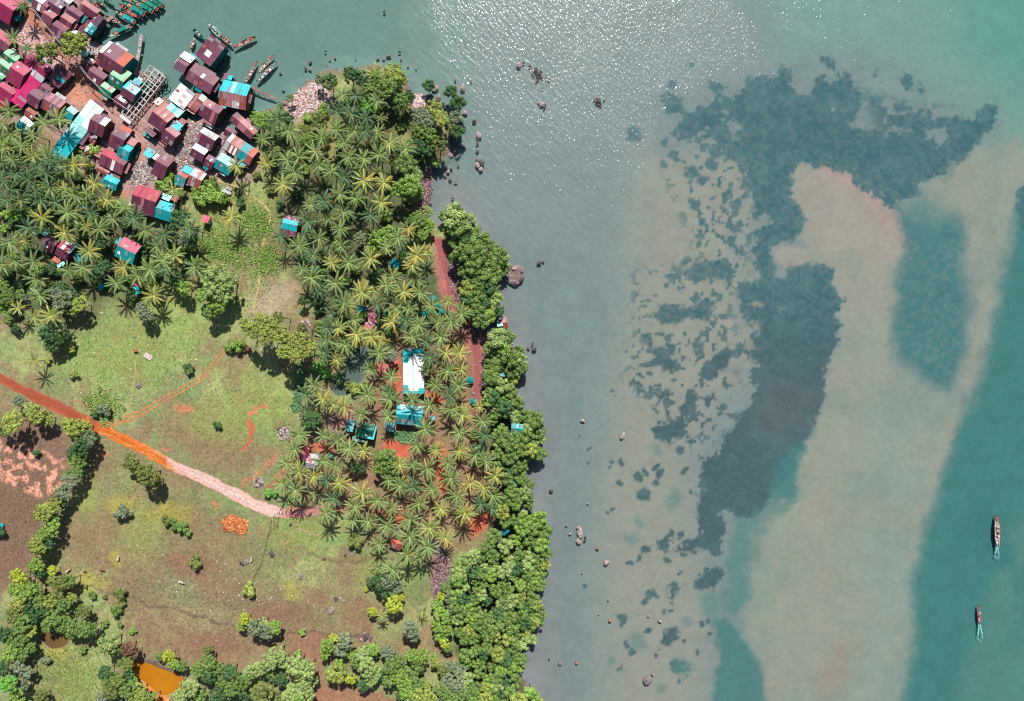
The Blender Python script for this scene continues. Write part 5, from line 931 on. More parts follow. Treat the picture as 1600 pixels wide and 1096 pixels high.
# the palm estate
house(646.5, 580, 90, 69, 15.5, 15.5, 'cyan', 'cyan', 'white', 4.2, .8, pn=[(.12, .95, 'white', 0, .5), (.22, .86, 'white')], ps=[(.16, .95, 'white', 0, .5), (.34, .8, 'white')], label='long cyan hall roof with white glare painted along its middle', cat='hall', n=16)  # white middle sheets stand for glare, painted onto cyan roofing
house(640, 649, 6, 41, 14, 15, 'cyan', 'teal', 'teal', 4.0, pn=[(.1, .3, 'pcyan', .5, 1), (.7, .9, 'pcyan', .5, 1)], label='teal gabled house just below the long glare-white hall', n=9)
house(609, 667, 6, 14, 13, 0, 'teal', 'teal', 'teal', 2.6); house(676, 654, 12, 8, 6, 0, 'teal', 'teal', 'teal', 2.2)
house(571, 673, 10, 26, 9, 14, 'dgreen', 'dgreen', 'green', 4.0, label='dark green roofed house with teal annexes', n=7); house(548, 665, 10, 12, 17, 0, 'teal', 'teal', 'teal', 2.8); house(582, 676, 10, 10, 19, 0, 'cyan', 'cyan', 'teal', 2.8); house(563, 687, 10, 24, 6, 0, 'teal', 'dteal', 'teal', 2.4, pn=stripes('dteal', 6))
house(474, 708, 10, 18, 11, 11, 'red', 'dpink', 'wood', 3.2, look='dark red gabled house'); house(489.5, 721, 12, 20, 14, 8, 'pgrey', 'grey', 'white', 3.0, pn=[(.35, .6, 'pink', 0, .5)], look='white patched roof house')
house(808, 670, 5, 18, 7, 7, 'teal', 'teal', 'teal', 6.4, look='teal shelter roof among the mangroves', stilt=True); house(782, 584, 5, 14, 8, 0, 'teal', 'teal', 'teal', 4.5, stilt=True)
house(781, 505, -8, 9, 10, 0, 'pcyan', 'pcyan', 'teal', 2.6, stilt=True, look='pale cyan pier hut'); house(789, 504, -8, 8, 9, 8, 'rust', 'rust', 'wood', 2.6, stilt=True, look='rusty pier hut')
house(619, 850, 25, 20, 7, 7, 'orust', 'rust', 'wood', 2.6, look='rusty orange hut')

# ------------------------------------------------------------------ unfinished concrete frame, piers, poles, fences
e = empty('concrete_frame', (*at(226, 150, 3), 0), -math.radians(128))
e.location.z = max(gz(e.location.x, e.location.y), .2)
conc = S(226, 220, 214)
Lf, Wf = 84*MPP, 21*MPP
for i, u in enumerate(np.linspace(-.5, .5, 10)):
    bx('cross_beam', M_OBJ, e, (u*Lf, 0, 2.95), (.28, Wf, .32), conc*U(.9, 1.02))
    for s in (-1, -.25, .4, 1): bx('column', M_OBJ, e, (u*Lf, s*(Wf/2-.14), 1.39), (.26, .26, 2.78), conc*.9)
for s in (-1, -.25, .4, 1): bx('long_beam', M_OBJ, e, (0, s*(Wf/2-.14), 2.99), (Lf, .26, .32), conc*U(.92, 1.03))
for i in range(9):
    if R.random() < .6: bx('floor_slab', M_WALL, e, ((i-4)*Lf/9, U(-.15, .15)*Wf, .35), (Lf/9*.86, Wf*U(.4, .9), .1), S(126, 100, 92)*U(.8, 1.1))
bx('end_slab', M_OBJ, e, (Lf/2+.9, .3, 3.0), (1.8, Wf*.95, .16), conc*1.05)
thing(e, '', 'building', 226, 150, None, 'roofless white concrete frame with rows of beams by the lane')
e = empty('concrete_frame', (*at(240, 116, 2.4), 0), -math.radians(33)); e.location.z = 0.1
for u in (-.5, -.17, .17, .5): bx('cross_beam', M_OBJ, e, (u*6.6, 0, 2.1), (.2, 4.4, .2), conc)
for s in (-1, 0, 1):
    bx('long_beam', M_OBJ, e, (0, s*2.1, 2.14), (6.8, .2, .2), conc*.97)
    for u in (-.5, 0, .5): bx('column', M_OBJ, e, (u*6.6, s*2.1, .6), (.2, .2, 2.8), conc*.85)
thing(e, '', 'building', 240, 116, None, 'small open concrete frame standing over the water by the narrow jetty')

def pier(name, pts, w, z, col, label, cat='pier', step=1.0, rail=False):
    P = [Vector(at(*p, z)) for p in pts]; c0 = P[0]
    e = empty(name, (c0.x, c0.y, -.9))
    k = 0
    for a, b in zip(P, P[1:]):
        d = b-a; L = d.length; ang = math.atan2(d.y, d.x); n = max(1, int(L/.55))
        for i in range(n):
            q = a + d*((i+.5)/n) - c0
            if R.random() < .03: continue
            bx('plank', M_WOOD, e, (q.x, q.y, z+.9+U(0, .03)), (L/n*.9, w*MPP*U(.85, 1.12), .06), col*U(.75, 1.2), (0, 0, ang+U(-.06, .06)))
        for i in range(int(L/2.6)+1):
            q = a + d*(i*2.6/L if L > 0 else 0) - c0; nx_, ny_ = -math.sin(ang), math.cos(ang)
            for s in (-1, 1): post('pile', e, (q.x+nx_*s*w*MPP*.45, q.y+ny_*s*w*MPP*.45, 0), .07, z+.8+(.7 if rail else 0), col*.7)
    return thing(e, '', cat, *pts[0], None, label)
pier('plank_pier', [(385, 133), (402, 141), (425, 152), (450, 163)], 4.2, 1.0, S(168, 140, 134), 'long thin plank pier from the cyan stilt house to the stony beach')
pier('plank_jetty', [(221, 54), (218, 76), (214, 96), (211, 118)], 5.0, .9, S(206, 186, 182), 'narrow pale jetty reaching straight out above the concrete frame')
pier('plank_walkway', [(138, 64), (152, 50), (170, 31), (178, 26)], 4.5, 1.0, S(190, 146, 142), 'pinkish plank walkway from the village to the moored boats')
pier('footbridge', [(779, 432), (793, 430)], 3, 1.0, S(190, 196, 200), 'pale footbridge from the mangroves to the big flat boulder', 'footbridge')
pier('footbridge', [(760, 519), (774, 512)], 4, 1.2, S(186, 196, 206), 'white footbridge leading out to the pier huts', 'footbridge')

def cable_run(name, pts, h, label, r=.05, arm=True):
    P = [Vector((*at(*p, h), 0)) for p in pts]; e = empty(name, (P[0].x, P[0].y, gz(P[0].x, P[0].y)))
    o0 = e.location
    for p in P:
        z0 = gz(p.x, p.y); post('pole', e, (p.x-o0.x, p.y-o0.y, z0-o0.z-.2), .13, h+.4, S(150, 140, 134))
        if arm: bx('cross_arm', M_WOOD, e, (p.x-o0.x, p.y-o0.y, h-.15), (1.5, .1, .12), S(120, 110, 104), (0, 0, .6))
    def f(bm):
        for s in (-.5, .5):
            for a, b in zip(P, P[1:]):
                pp = []
                for i in range(9):
                    t = i/8; q = a+(b-a)*t; pp.append((q.x-o0.x+s, q.y-o0.y-s*.6, h - .9*4*t*(1-t)*min(1, (b-a).length/22)))
                tube_into(bm, pp, [r]*9, 4)
    w = link('power_cable', bm_mesh('power_cable', f), M_OBJ, e, color=S(214, 206, 204)); w['kind'] = 'stuff'
    return thing(e, '', 'power line', *pts[0], None, label)
cable_run('power_line', [(42, 0), (68, 34), (98, 71)], 7, 'pale twin power cables crossing the corner houses toward the green tree', .07)
cable_run('power_line', [(120, 94), (137, 118), (168, 150), (206, 176), (250, 205)], 6.5, 'pale twin power cables following the lane past the green houses', .07)
cable_run('power_line', [(437, 785), (429, 806)], 7.5, 'pair of power poles where the dirt road meets the palms', .03)
cable_run('power_line', [(383, 279)], 7, 'single utility pole by the footpath below the teal-sectioned roof', .03)

def fence(name, pts, label, h=1.1):
    P = [Vector((*at(*p), 0)) for p in pts]; o0 = Vector((P[0].x, P[0].y, gz(P[0].x, P[0].y))); e = empty(name, o0)
    for a, b in zip(P, P[1:]):
        d = b-a; L = d.length; n = max(1, int(L/2.5)); ang = math.atan2(d.y, d.x)
        for i in range(n):
            q = a+d*(i/n); post('post', e, (q.x-o0.x, q.y-o0.y, gz(q.x, q.y)-o0.z-.1), .07, h+.1, S(120, 100, 88)*U(.8, 1.2))
            m_ = a+d*((i+.5)/n)
            for z in (.5, .95): bx('rail', M_WOOD, e, (m_.x-o0.x, m_.y-o0.y, gz(m_.x, m_.y)-o0.z+z), (L/n, .05, .06), S(124, 104, 90)*U(.8, 1.2), (0, U(-.03, .03), ang))
    return thing(e, '', 'fence', *pts[0], None, label)
fence('wooden_fence', [(427, 812), (420, 845), (411, 878), (397, 905)], 'thin wooden fence running down the field from the power poles')
fence('wooden_fence', [(332, 342), (327, 356), (319, 371)], 'short pale fence below the little red-topped shed')
fence('wooden_fence', [(333, 341), (340, 344), (349, 350)], 'short yellowish fence right of the little red-topped shed')
fence('wooden_fence', [(162, 455), (178, 463), (205, 475)], 'crooked fence at the top of the meadow below the palm houses')

# ------------------------------------------------------------------ boats
def hull_mesh(L, W, D, stern=.45):
    def f(bm):
        n = 13; secs = []
        for i in range(n):
            t = i/(n-1); s = math.sin(math.pi*min(1, (t*(1-.0)+.0)))
            w = W/2*max(.05, (math.sin(math.pi*(.5*t+ (0 if t < .5 else 0))) if t < .5 else 1-(1-stern)*((t-.5)*2)**2.2))
            w = W/2*(.06 + .94*math.sin(math.pi/2*min(1, t/.55))) if t < .55 else W/2*(1-(1-stern)*((t-.55)/.45)**1.8)
            zt = D*(.75 + .55*abs(2*t-1)**2.4); x = L*(.5-t)
            secs.append((x, w, zt))
        R_ = []
        for x, w, zt in secs:
            R_.append([bm.verts.new(v) for v in [(x, w, zt), (x, w*.72, .12), (x, 0, 0), (x, -w*.72, .12), (x, -w, zt),
                       (x, -w*.84, zt), (x, -w*.6, .26), (x, w*.6, .26), (x, w*.84, zt)]])
        for a, b in zip(R_, R_[1:]):
            for k in range(9): bm.faces.new((a[k], a[(k+1) % 9], b[(k+1) % 9], b[k]))
        bm.faces.new(R_[0][::-1]); bm.faces.new(R_[-1])
        bmesh.ops.recalc_face_normals(bm, faces=bm.faces[:])
    me = bm_mesh('hull', f); return me
HULL = {k: hull_mesh(*v) for k, v in {'long': (10, 1.7, .8, .35), 'wide': (10, 2.5, 1.0, .6), 'small': (6, 1.4, .6, .5), 'trawl': (11, 2.9, 1.3, .7)}.items()}
for m_ in HULL.values(): m_.materials.append(M_OBJ)
BL = {'long': 10, 'wide': 10, 'small': 6, 'trawl': 11}; BW = {'long': 1.7, 'wide': 2.5, 'small': 1.4, 'trawl': 2.9}
def boat(px, py, ang, Lpx, kind, hull, trim, label, deck=None, cover=None, clutter=3, wake=False, wk=1.0):
    """ang: direction of the bow in photo degrees, clockwise from right"""
    x, y = at(px, py, .5); k = Lpx*MPP/BL[kind]; w = BW[kind]
    e = empty('fishing_boat' if kind in ('wide', 'trawl') else 'wooden_boat', (x, y, -.18), -math.radians(ang)); L = BL[kind]
    link('hull', HULL[kind], None, e, (0, 0, 0), (0, 0, 0), (k, k, k), hull)
    for s in (-1, 1): bx('gunwale', M_OBJ, e, (-.08*L*k, s*(w*.5*k-.03), .72*k if kind != 'trawl' else 1.08*k), (L*k*.42, .1, .1), trim)
    for t in (.22, .02, -.16, -.30): bx('thwart', M_WOOD, e, (t*L*k, 0, .66*k), (.30, w*k*.78, .06), S(206, 180, 160)*U(.7, 1.1))
    bx('bow_deck', M_OBJ, e, (.36*L*k, 0, .80*k), (.14*L*k, w*k*.42, .06), trim)
    if deck is not None: bx('deck', M_OBJ, e, (-.12*L*k, 0, .62*k), (.46*L*k, w*k*.8, .08), deck)
    if cover is not None:
        bx('stern_deck', M_OBJ, e, (-.44*L*k, 0, 1.12*k), (.08*L*k, w*k*.55, .06), REDT)
        bx('hatch', M_OBJ, e, (.14*L*k, 0, .80*k), (.12*L*k, w*k*.4, .2), S(196, 120, 110))
        cv = bx('canopy', M_OBJ, e, (-.13*L*k, 0, 1.7*k), (.30*L*k, w*k*.56, .08), cover)
        for sx in (-.25, 0):
            for s in (-1, 1): post('canopy_post', e, (sx*L*k, s*w*k*.24, .5*k), .04, 1.18*k, S(120, 110, 100))
        bx('wheelhouse', M_OBJ, e, (-.36*L*k, 0, 1.1*k), (.12*L*k, w*k*.55, 1.0*k), cover*.8+trim*.2)
    eng = bx('engine', M_OBJ, e, (-.45*L*k, 0, .85*k), (.5, .36, .4), S(80, 80, 84))
    def sh(bm): tube_into(bm, [(0, 0, 0), (-1.6, .35, -.55)], [.04, .03], 5)
    link('propeller_shaft', bm_mesh('propeller_shaft', sh), M_OBJ, eng, (0, 0, 0), (0, 0, 0), (1/.5, 1/.36, 1/.4), S(190, 190, 190))
    for i in range(clutter):
        bx('crate', M_OBJ, e, (U(-.3, .25)*L*k, U(-.22, .22)*w*k, .78*k), (U(.4, .9), U(.3, .6), U(.25, .5)), R.choice([S(230, 226, 220), S(180, 60, 60), S(30, 150, 130), S(210, 190, 160), S(60, 70, 74)]), (0, 0, U(0, 1)))
    thing(e, '', 'boat', px, py, 'boats of the fishing village' if px < 500 else 'boats under way in the channel', label)
    if wake:
        rr = random.Random(int(px)); bm = bmesh.new(); a = -math.radians(ang)
        for i in range(90):
            t = rr.random(); d = -(Lpx*.52 + t*26*wk)*MPP; side = (1 if i % 2 else -1)*(.25+t*1.2*wk*rr.uniform(.3, 1))
            if t > .75: side *= (1-t)*4
            cx_, cy_ = x + math.cos(a)*d - math.sin(a)*side, y + math.sin(a)*d + math.cos(a)*side
            n = 6; q = rr.uniform(.05, .24)*(1.25-t); vs = [bm.verts.new((cx_+q*(1+.6*rr.random())*math.cos(j*1.047), cy_+q*(1+.6*rr.random())*math.sin(j*1.047), .02+.0012*i)) for j in range(n)]
            bm.faces.new(vs)
        me = bpy.data.meshes.new('wake_foam'); bm.to_mesh(me); bm.free(); o = link('wake_foam', me, M_OBJ, color=S(150, 226, 222)); o['kind'] = 'stuff'
GRN = S(20, 128, 108); GRNL = S(60, 176, 150); GREYW = S(206, 200, 196); REDT = S(196, 80, 76); WOODC = S(196, 160, 150)
boat(382, 66, 153, 39, 'long', S(196, 150, 144), REDT, 'lone wooden boat lying off the maroon stilt house', clutter=4)
boat(392, 113, -60, 40, 'long', GREYW, REDT, 'pale wooden boat moored nearest the end of the plank pier', clutter=5)
boat(415, 100, -48, 38, 'long', S(214, 204, 200), REDT, 'upper of the two pale boats moored side by side', clutter=4)
boat(417, 112, -44, 44, 'long', S(208, 210, 206), S(120, 150, 146), 'lower of the two pale boats moored side by side', clutter=4)
boat(336, 48, 226, 34, 'wide', S(120, 160, 156), GREYW, 'cluttered grey boat behind the maroon stilt house', deck=S(120, 170, 162), clutter=8)
boat(354, 64, 40, 24, 'small', S(206, 130, 100), WOODC, 'small orange wooden boat at the corner of the stilt house', clutter=3)
boat(311, 54, 40, 25, 'trawl', GRN, GRNL, 'squat green boat left of the maroon stilt house', deck=S(24, 120, 104), clutter=6)
boat(301, 68, -70, 20, 'small', S(206, 140, 134), S(220, 206, 200), 'small reddish boat tucked by the maroon stilt house', clutter=4)
boat(187, 50, 155, 40, 'wide', S(130, 166, 158), GREYW, 'grey-green boat with a green cover below the moored row', deck=S(20, 130, 112), cover=S(26, 140, 118), clutter=4)
boat(177, 31, 24, 27, 'wide', S(200, 160, 154), WOODC, 'pinkish wooden barge at the end of the walkway', deck=S(206, 170, 164), clutter=4)
for i, (bx_, by_, a_, l_, hc, tc, cvr, lb) in enumerate([
        (195, 26, 212, 42, GRN, S(196, 150, 140), S(30, 176, 168), 'green boat nearest the pinkish barge in the moored row'),
        (203, 17, 212, 40, S(170, 70, 70), REDT, None, 'red-topped boat second in the moored row'),
        (209, 13, 212, 44, GRN, GRNL, S(20, 150, 140), 'green boat with a teal canopy in the moored row'),
        (216, 8, 212, 38, S(206, 96, 84), S(226, 130, 116), None, 'coral red boat in the middle of the moored row'),
        (223, 9, 212, 42, GRN, GRNL, S(26, 138, 118), 'dark green boat after the coral red one'),
        (231, 5, 212, 42, GRN, REDT, S(30, 150, 128), 'green boat with red stern deck near the end of the row'),
        (240, 2, 212, 36, S(24, 112, 96), GRNL, S(24, 120, 100), 'outermost dark green boat of the moored row'),
        (146, 4, 45, 22, S(206, 80, 70), S(224, 120, 100), None, 'red boat close in by the maroon stilt row'),
        (157, 4, 42, 22, GRN, S(210, 90, 84), S(24, 140, 118), 'small green boat right of the red one'),
        (169, 1, 42, 24, GRN, GRNL, S(30, 150, 130), 'green boat at the top edge between two groups')]):
    boat(bx_, by_, a_, l_, 'trawl' if cvr is not None else 'wide', hc, tc, lb, deck=hc*.9+S(200, 200, 190)*.1, cover=cvr, clutter=5)
boat(1558, 829, -92, 50, 'long', S(214, 206, 200), S(190, 70, 80), 'longer boat motoring up the channel on the right', clutter=9, wake=True, wk=.8)
boat(1530.5, 961, -94, 30, 'long', S(206, 150, 146), S(200, 90, 90), 'shorter pink boat motoring up the channel with a curling wake', clutter=5, wake=True, wk=1.1)

# ------------------------------------------------------------------ vehicles, parasols, tanks
def wheel_mesh(bm):
    bmesh.ops.create_cone(bm, cap_ends=True, segments=12, radius1=.34, radius2=.34, depth=.22, matrix=Matrix.Rotation(math.pi/2, 4, 'X'))
WHEEL = bm_mesh('wheel', wheel_mesh); WHEEL.materials.append(M_OBJ)
def car(px, py, ang, col, col2, label, cab=(.0, 1.7), L=4.6):
    x, y = at(px, py, 1); e = empty('pickup_truck', (x, y, gz(x, y)+.02), -math.radians(ang))
    def f(bm):
        prof = [(-L/2, .4), (-L/2, 1.0), (L*.12, 1.0), (L*.16, 1.05), (L*.46, .92), (L/2, .8), (L/2, .4)]
        A_ = [bm.verts.new((a, .85, b)) for a, b in prof]; B_ = [bm.verts.new((a, -.85, b)) for a, b in prof]
        bm.faces.new(A_); bm.faces.new(B_[::-1])
        for i in range(len(prof)): bm.faces.new((A_[i-1], B_[i-1], B_[i], A_[i]))
        bmesh.ops.recalc_face_normals(bm, faces=bm.faces[:]); bmesh.ops.bevel(bm, geom=bm.edges[:], offset=.05, segments=1, affect='EDGES')
    link('body', bm_mesh('body', f), M_OBJ, e, color=col)
    def g(bm):
        lo = [(-L*.16, 1.0), (L*.18, 1.0)]; hi = [(-L*.13, 1.62), (L*.06, 1.62)]
        v = [bm.verts.new((a, s*.78, z)) for s in (1, -1) for a, z in lo] + [bm.verts.new((a, s*.64, z)) for s in (1, -1) for a, z in hi]
        for q in ((4, 5, 7, 6), (0, 1, 5, 4), (2, 3, 7, 6), (0, 2, 6, 4), (1, 3, 7, 5)): bm.faces.new([v[i] for i in q])
        bmesh.ops.recalc_face_normals(bm, faces=bm.faces[:])
    link('cab', bm_mesh('cab', g), M_OBJ, e, color=col2)
    bx('windscreen', M_OBJ, e, (L*.125, 0, 1.32), (.04, 1.25, .56), S(30, 44, 50), (0, -.75, 0))
    bx('cargo_bed', M_OBJ, e, (-L*.33, 0, 1.02), (L*.3, 1.45, .06), S(40, 120, 116))
    for sx in (-.3, .32):
        for s in (-1, 1): link('wheel', WHEEL, None, e, (sx*L, s*.8, .34), color=S(40, 40, 42))
    for s in (-1, 1): bx('headlight', M_OBJ, e, (L/2+.01, s*.6, .72), (.05, .3, .16), S(240, 240, 230))
    thing(e, '', 'pickup truck', px, py, None, label)
car(236, 215, 210, S(70, 186, 176), S(214, 226, 222), 'pale teal pickup truck parked on the lane beside the maroon houses')
car(216, 240, -72, S(20, 110, 120), S(16, 92, 100), 'dark teal pickup truck standing beside the cyan gabled house')
def parasol(px, py, r, col, label):
    x, y = at(px, py, 2.4); e = empty('parasol', (x, y, gz(x, y)))
    def f(bm):
        n = 10; top = bm.verts.new((0, 0, 2.75)); ring = [bm.verts.new((r*math.cos(i*2*math.pi/n), r*math.sin(i*2*math.pi/n), 2.15 - .06*(i % 2))) for i in range(n)]
        for i in range(n): bm.faces.new((top, ring[i], ring[(i+1) % n]))
    link('canopy', bm_mesh('canopy', f), M_OBJ, e, color=col); post('pole', e, (0, 0, -.05), .05, 2.75, S(180, 180, 176))
    thing(e, 'teal parasol', 'parasol', px, py, 'teal parasols on the estate', label)
for px, py, r, lb in [(678, 467, 1.25, 'teal parasol topmost of the four on the terrace'), (685, 478, 1.05, 'teal parasol second from the top on the terrace'), (690.5, 488, 1.15, 'teal parasol lowest right of the four on the terrace'),
                      (664, 490, 1.2, 'teal parasol leftmost of the four under the palms'), (735, 594, 1.4, 'large round teal parasol alone on the red path'), (740, 627, 1.2, 'teal parasol below the large round one'),
                      (518, 713, .9, 'small teal parasol beside the white patched roof')]:
    parasol(px, py, r, S(12, 150, 150), lb)
def tarp(px, py, w, h, ang, col, label, z=2.0):
    x, y = at(px, py, z); e = empty('tarpaulin_shelter', (x, y, gz(x, y)), -math.radians(ang)); w *= MPP; h *= MPP
    def f(bm):
        n = 6; V = [[bm.verts.new(((i/n-.5)*w, (j/n-.5)*h, z - .35*(abs(i/n-.5)*2)**2 + .12*math.sin(i*1.9+j*1.3))) for j in range(n+1)] for i in range(n+1)]
        for i in range(n):
            for j in range(n): bm.faces.new((V[i][j], V[i+1][j], V[i+1][j+1], V[i][j+1]))
    link('tarpaulin', bm_mesh('tarpaulin', f), M_OBJ, e, color=col)
    for sx in (-.45, .45):
        for sy in (-.45, .45): post('pole', e, (sx*w, sy*h, -.05), .04, z-.3, S(130, 110, 100))
    thing(e, '', 'shelter', px, py, 'tarpaulin shelters', label)
tarp(618, 413, 16, 12, 30, S(14, 140, 150), 'teal tarpaulin under the palms above the terrace'); tarp(567, 484, 13, 11, 10, S(20, 150, 160), 'teal tarpaulin among the palms by the pile of red leaves'); tarp(498, 422, 7, 6, 20, S(20, 140, 160), 'tiny blue tarpaulin between palms right of the stony slope')
tarp(804, 754, 8, 5, 10, S(20, 150, 170), 'blue tarpaulin at the water edge under mangroves', 4.5); tarp(789, 829, 12, 9, -40, S(20, 130, 150), 'blue tarpaulin hidden in the mangrove belt', 5.0); tarp(3, 821, 10, 9, 10, S(40, 190, 205), 'cyan tarpaulin at the left picture edge', 1.6)
tarp(234, 557, 13, 8, 30, S(226, 206, 200), 'white crumpled sheet lying on the meadow', .5); tarp(356, 301, 14, 5, 25, S(220, 222, 224), 'white tarpaulin beside the bright bush above the footpath', 1.2); tarp(359, 296, 10, 4, 25, S(206, 200, 198), 'narrow pale sheet just above the white tarpaulin', 1.2)
tarp(820, 799, 9, 6, 30, S(190, 200, 204), 'pale sheet in a gap of the mangroves', 3.5); tarp(792, 1051, 13, 8, -30, S(140, 176, 186), 'pale blue sheet in the lower mangroves', 4.0)
x, y = at(669, 624, 1.5); e = empty('water_tank', (x, y, gz(x, y)))
def wt(bm): bmesh.ops.create_cone(bm, cap_ends=True, segments=20, radius1=1.15, radius2=1.15, depth=1.8, matrix=Matrix.Translation((0, 0, .9)))
link('tank_body', bm_mesh('tank_body', wt), M_OBJ, e, color=S(56, 76, 84))
def wl(bm): bmesh.ops.create_cone(bm, cap_ends=True, segments=20, radius1=1.2, radius2=.5, depth=.3, matrix=Matrix.Translation((0, 0, 1.95)))
link('tank_lid', bm_mesh('tank_lid', wl), M_OBJ, e, color=S(66, 86, 96)); thing(e, '', 'water tank', 669, 624, None, 'round dark water tank right of the long glare-white hall')
x, y = at(215, 548, .8); e = empty('feeding_rack', (x, y, gz(x, y)), .1)
bx('rack_roof', M_WOOD, e, (0, 0, 1.1), (1.6, 1.1, .08), S(200, 130, 90), (.2, 0, 0))
for sx in (-.7, .7):
    for sy in (-.45, .45): post('leg', e, (sx, sy, -.05), .05, 1.1, S(130, 90, 70))
thing(e, '', 'feeding rack', 215, 548, None, 'little orange-brown rack at the top of the meadow path')

# ------------------------------------------------------------------ rocks
def rock_mesh(seed, sub=3):
    r = np.random.RandomState(seed); o_ = r.uniform(-50, 50, 3)
    def f(bm):
        bmesh.ops.create_icosphere(bm, subdivisions=sub, radius=1.0)
        for v in bm.verts:
            p = np.array(v.co); k = .62 + .75*float(fbm(np.array([p[0]*1.3+o_[0]+p[2]]), np.array([p[1]*1.3+o_[1]-p[2]*.7]), 1.1, 3, seed)[0]); v.co = Vector(p*k)
        # chip flat facets so it breaks like stone
        for _ in range(6):
            n = Vector(r.normal(size=3)).normalized(); d = r.uniform(.62, .85)
            for v in bm.verts:
                q = v.co.dot(n)
                if q > d: v.co -= n*(q-d)*.85
    me = bm_mesh('rock', f); me.materials.append(M_ROCK); return me
ROCKS = [rock_mesh(s) for s in range(6)]
RTINT = {'p': S(188, 168, 164), 'g': S(150, 144, 144), 'd': S(104, 92, 94), 'b': S(196, 132, 110), 'b2': S(148, 122, 120)}
def rock(px, py, rx, ry=None, ang=None, t='p', lab=None, hz=.55, dz=0.0):
    ry = ry or rx*.8; x, y = at(px, py, .2); zb = max(gz(x, y), -.35) if gz(x, y) < 0.2 else gz(x, y)
    o = link('rock', R.choice(ROCKS), None, None, (x, y, zb + .1 + dz), (0, 0, U(0, 6.28) if ang is None else -math.radians(ang)), (rx*MPP, ry*MPP, min(rx, ry)*MPP*hz*1.4), RTINT[t]*U(.85, 1.12))
    thing(o, {'p': 'pale pinkish rock', 'g': 'grey rock', 'd': 'dark rock', 'b': 'orange-brown rock', 'b2': 'brown rock'}[t], 'rock', px, py, 'rocks in the shallow water', lab)
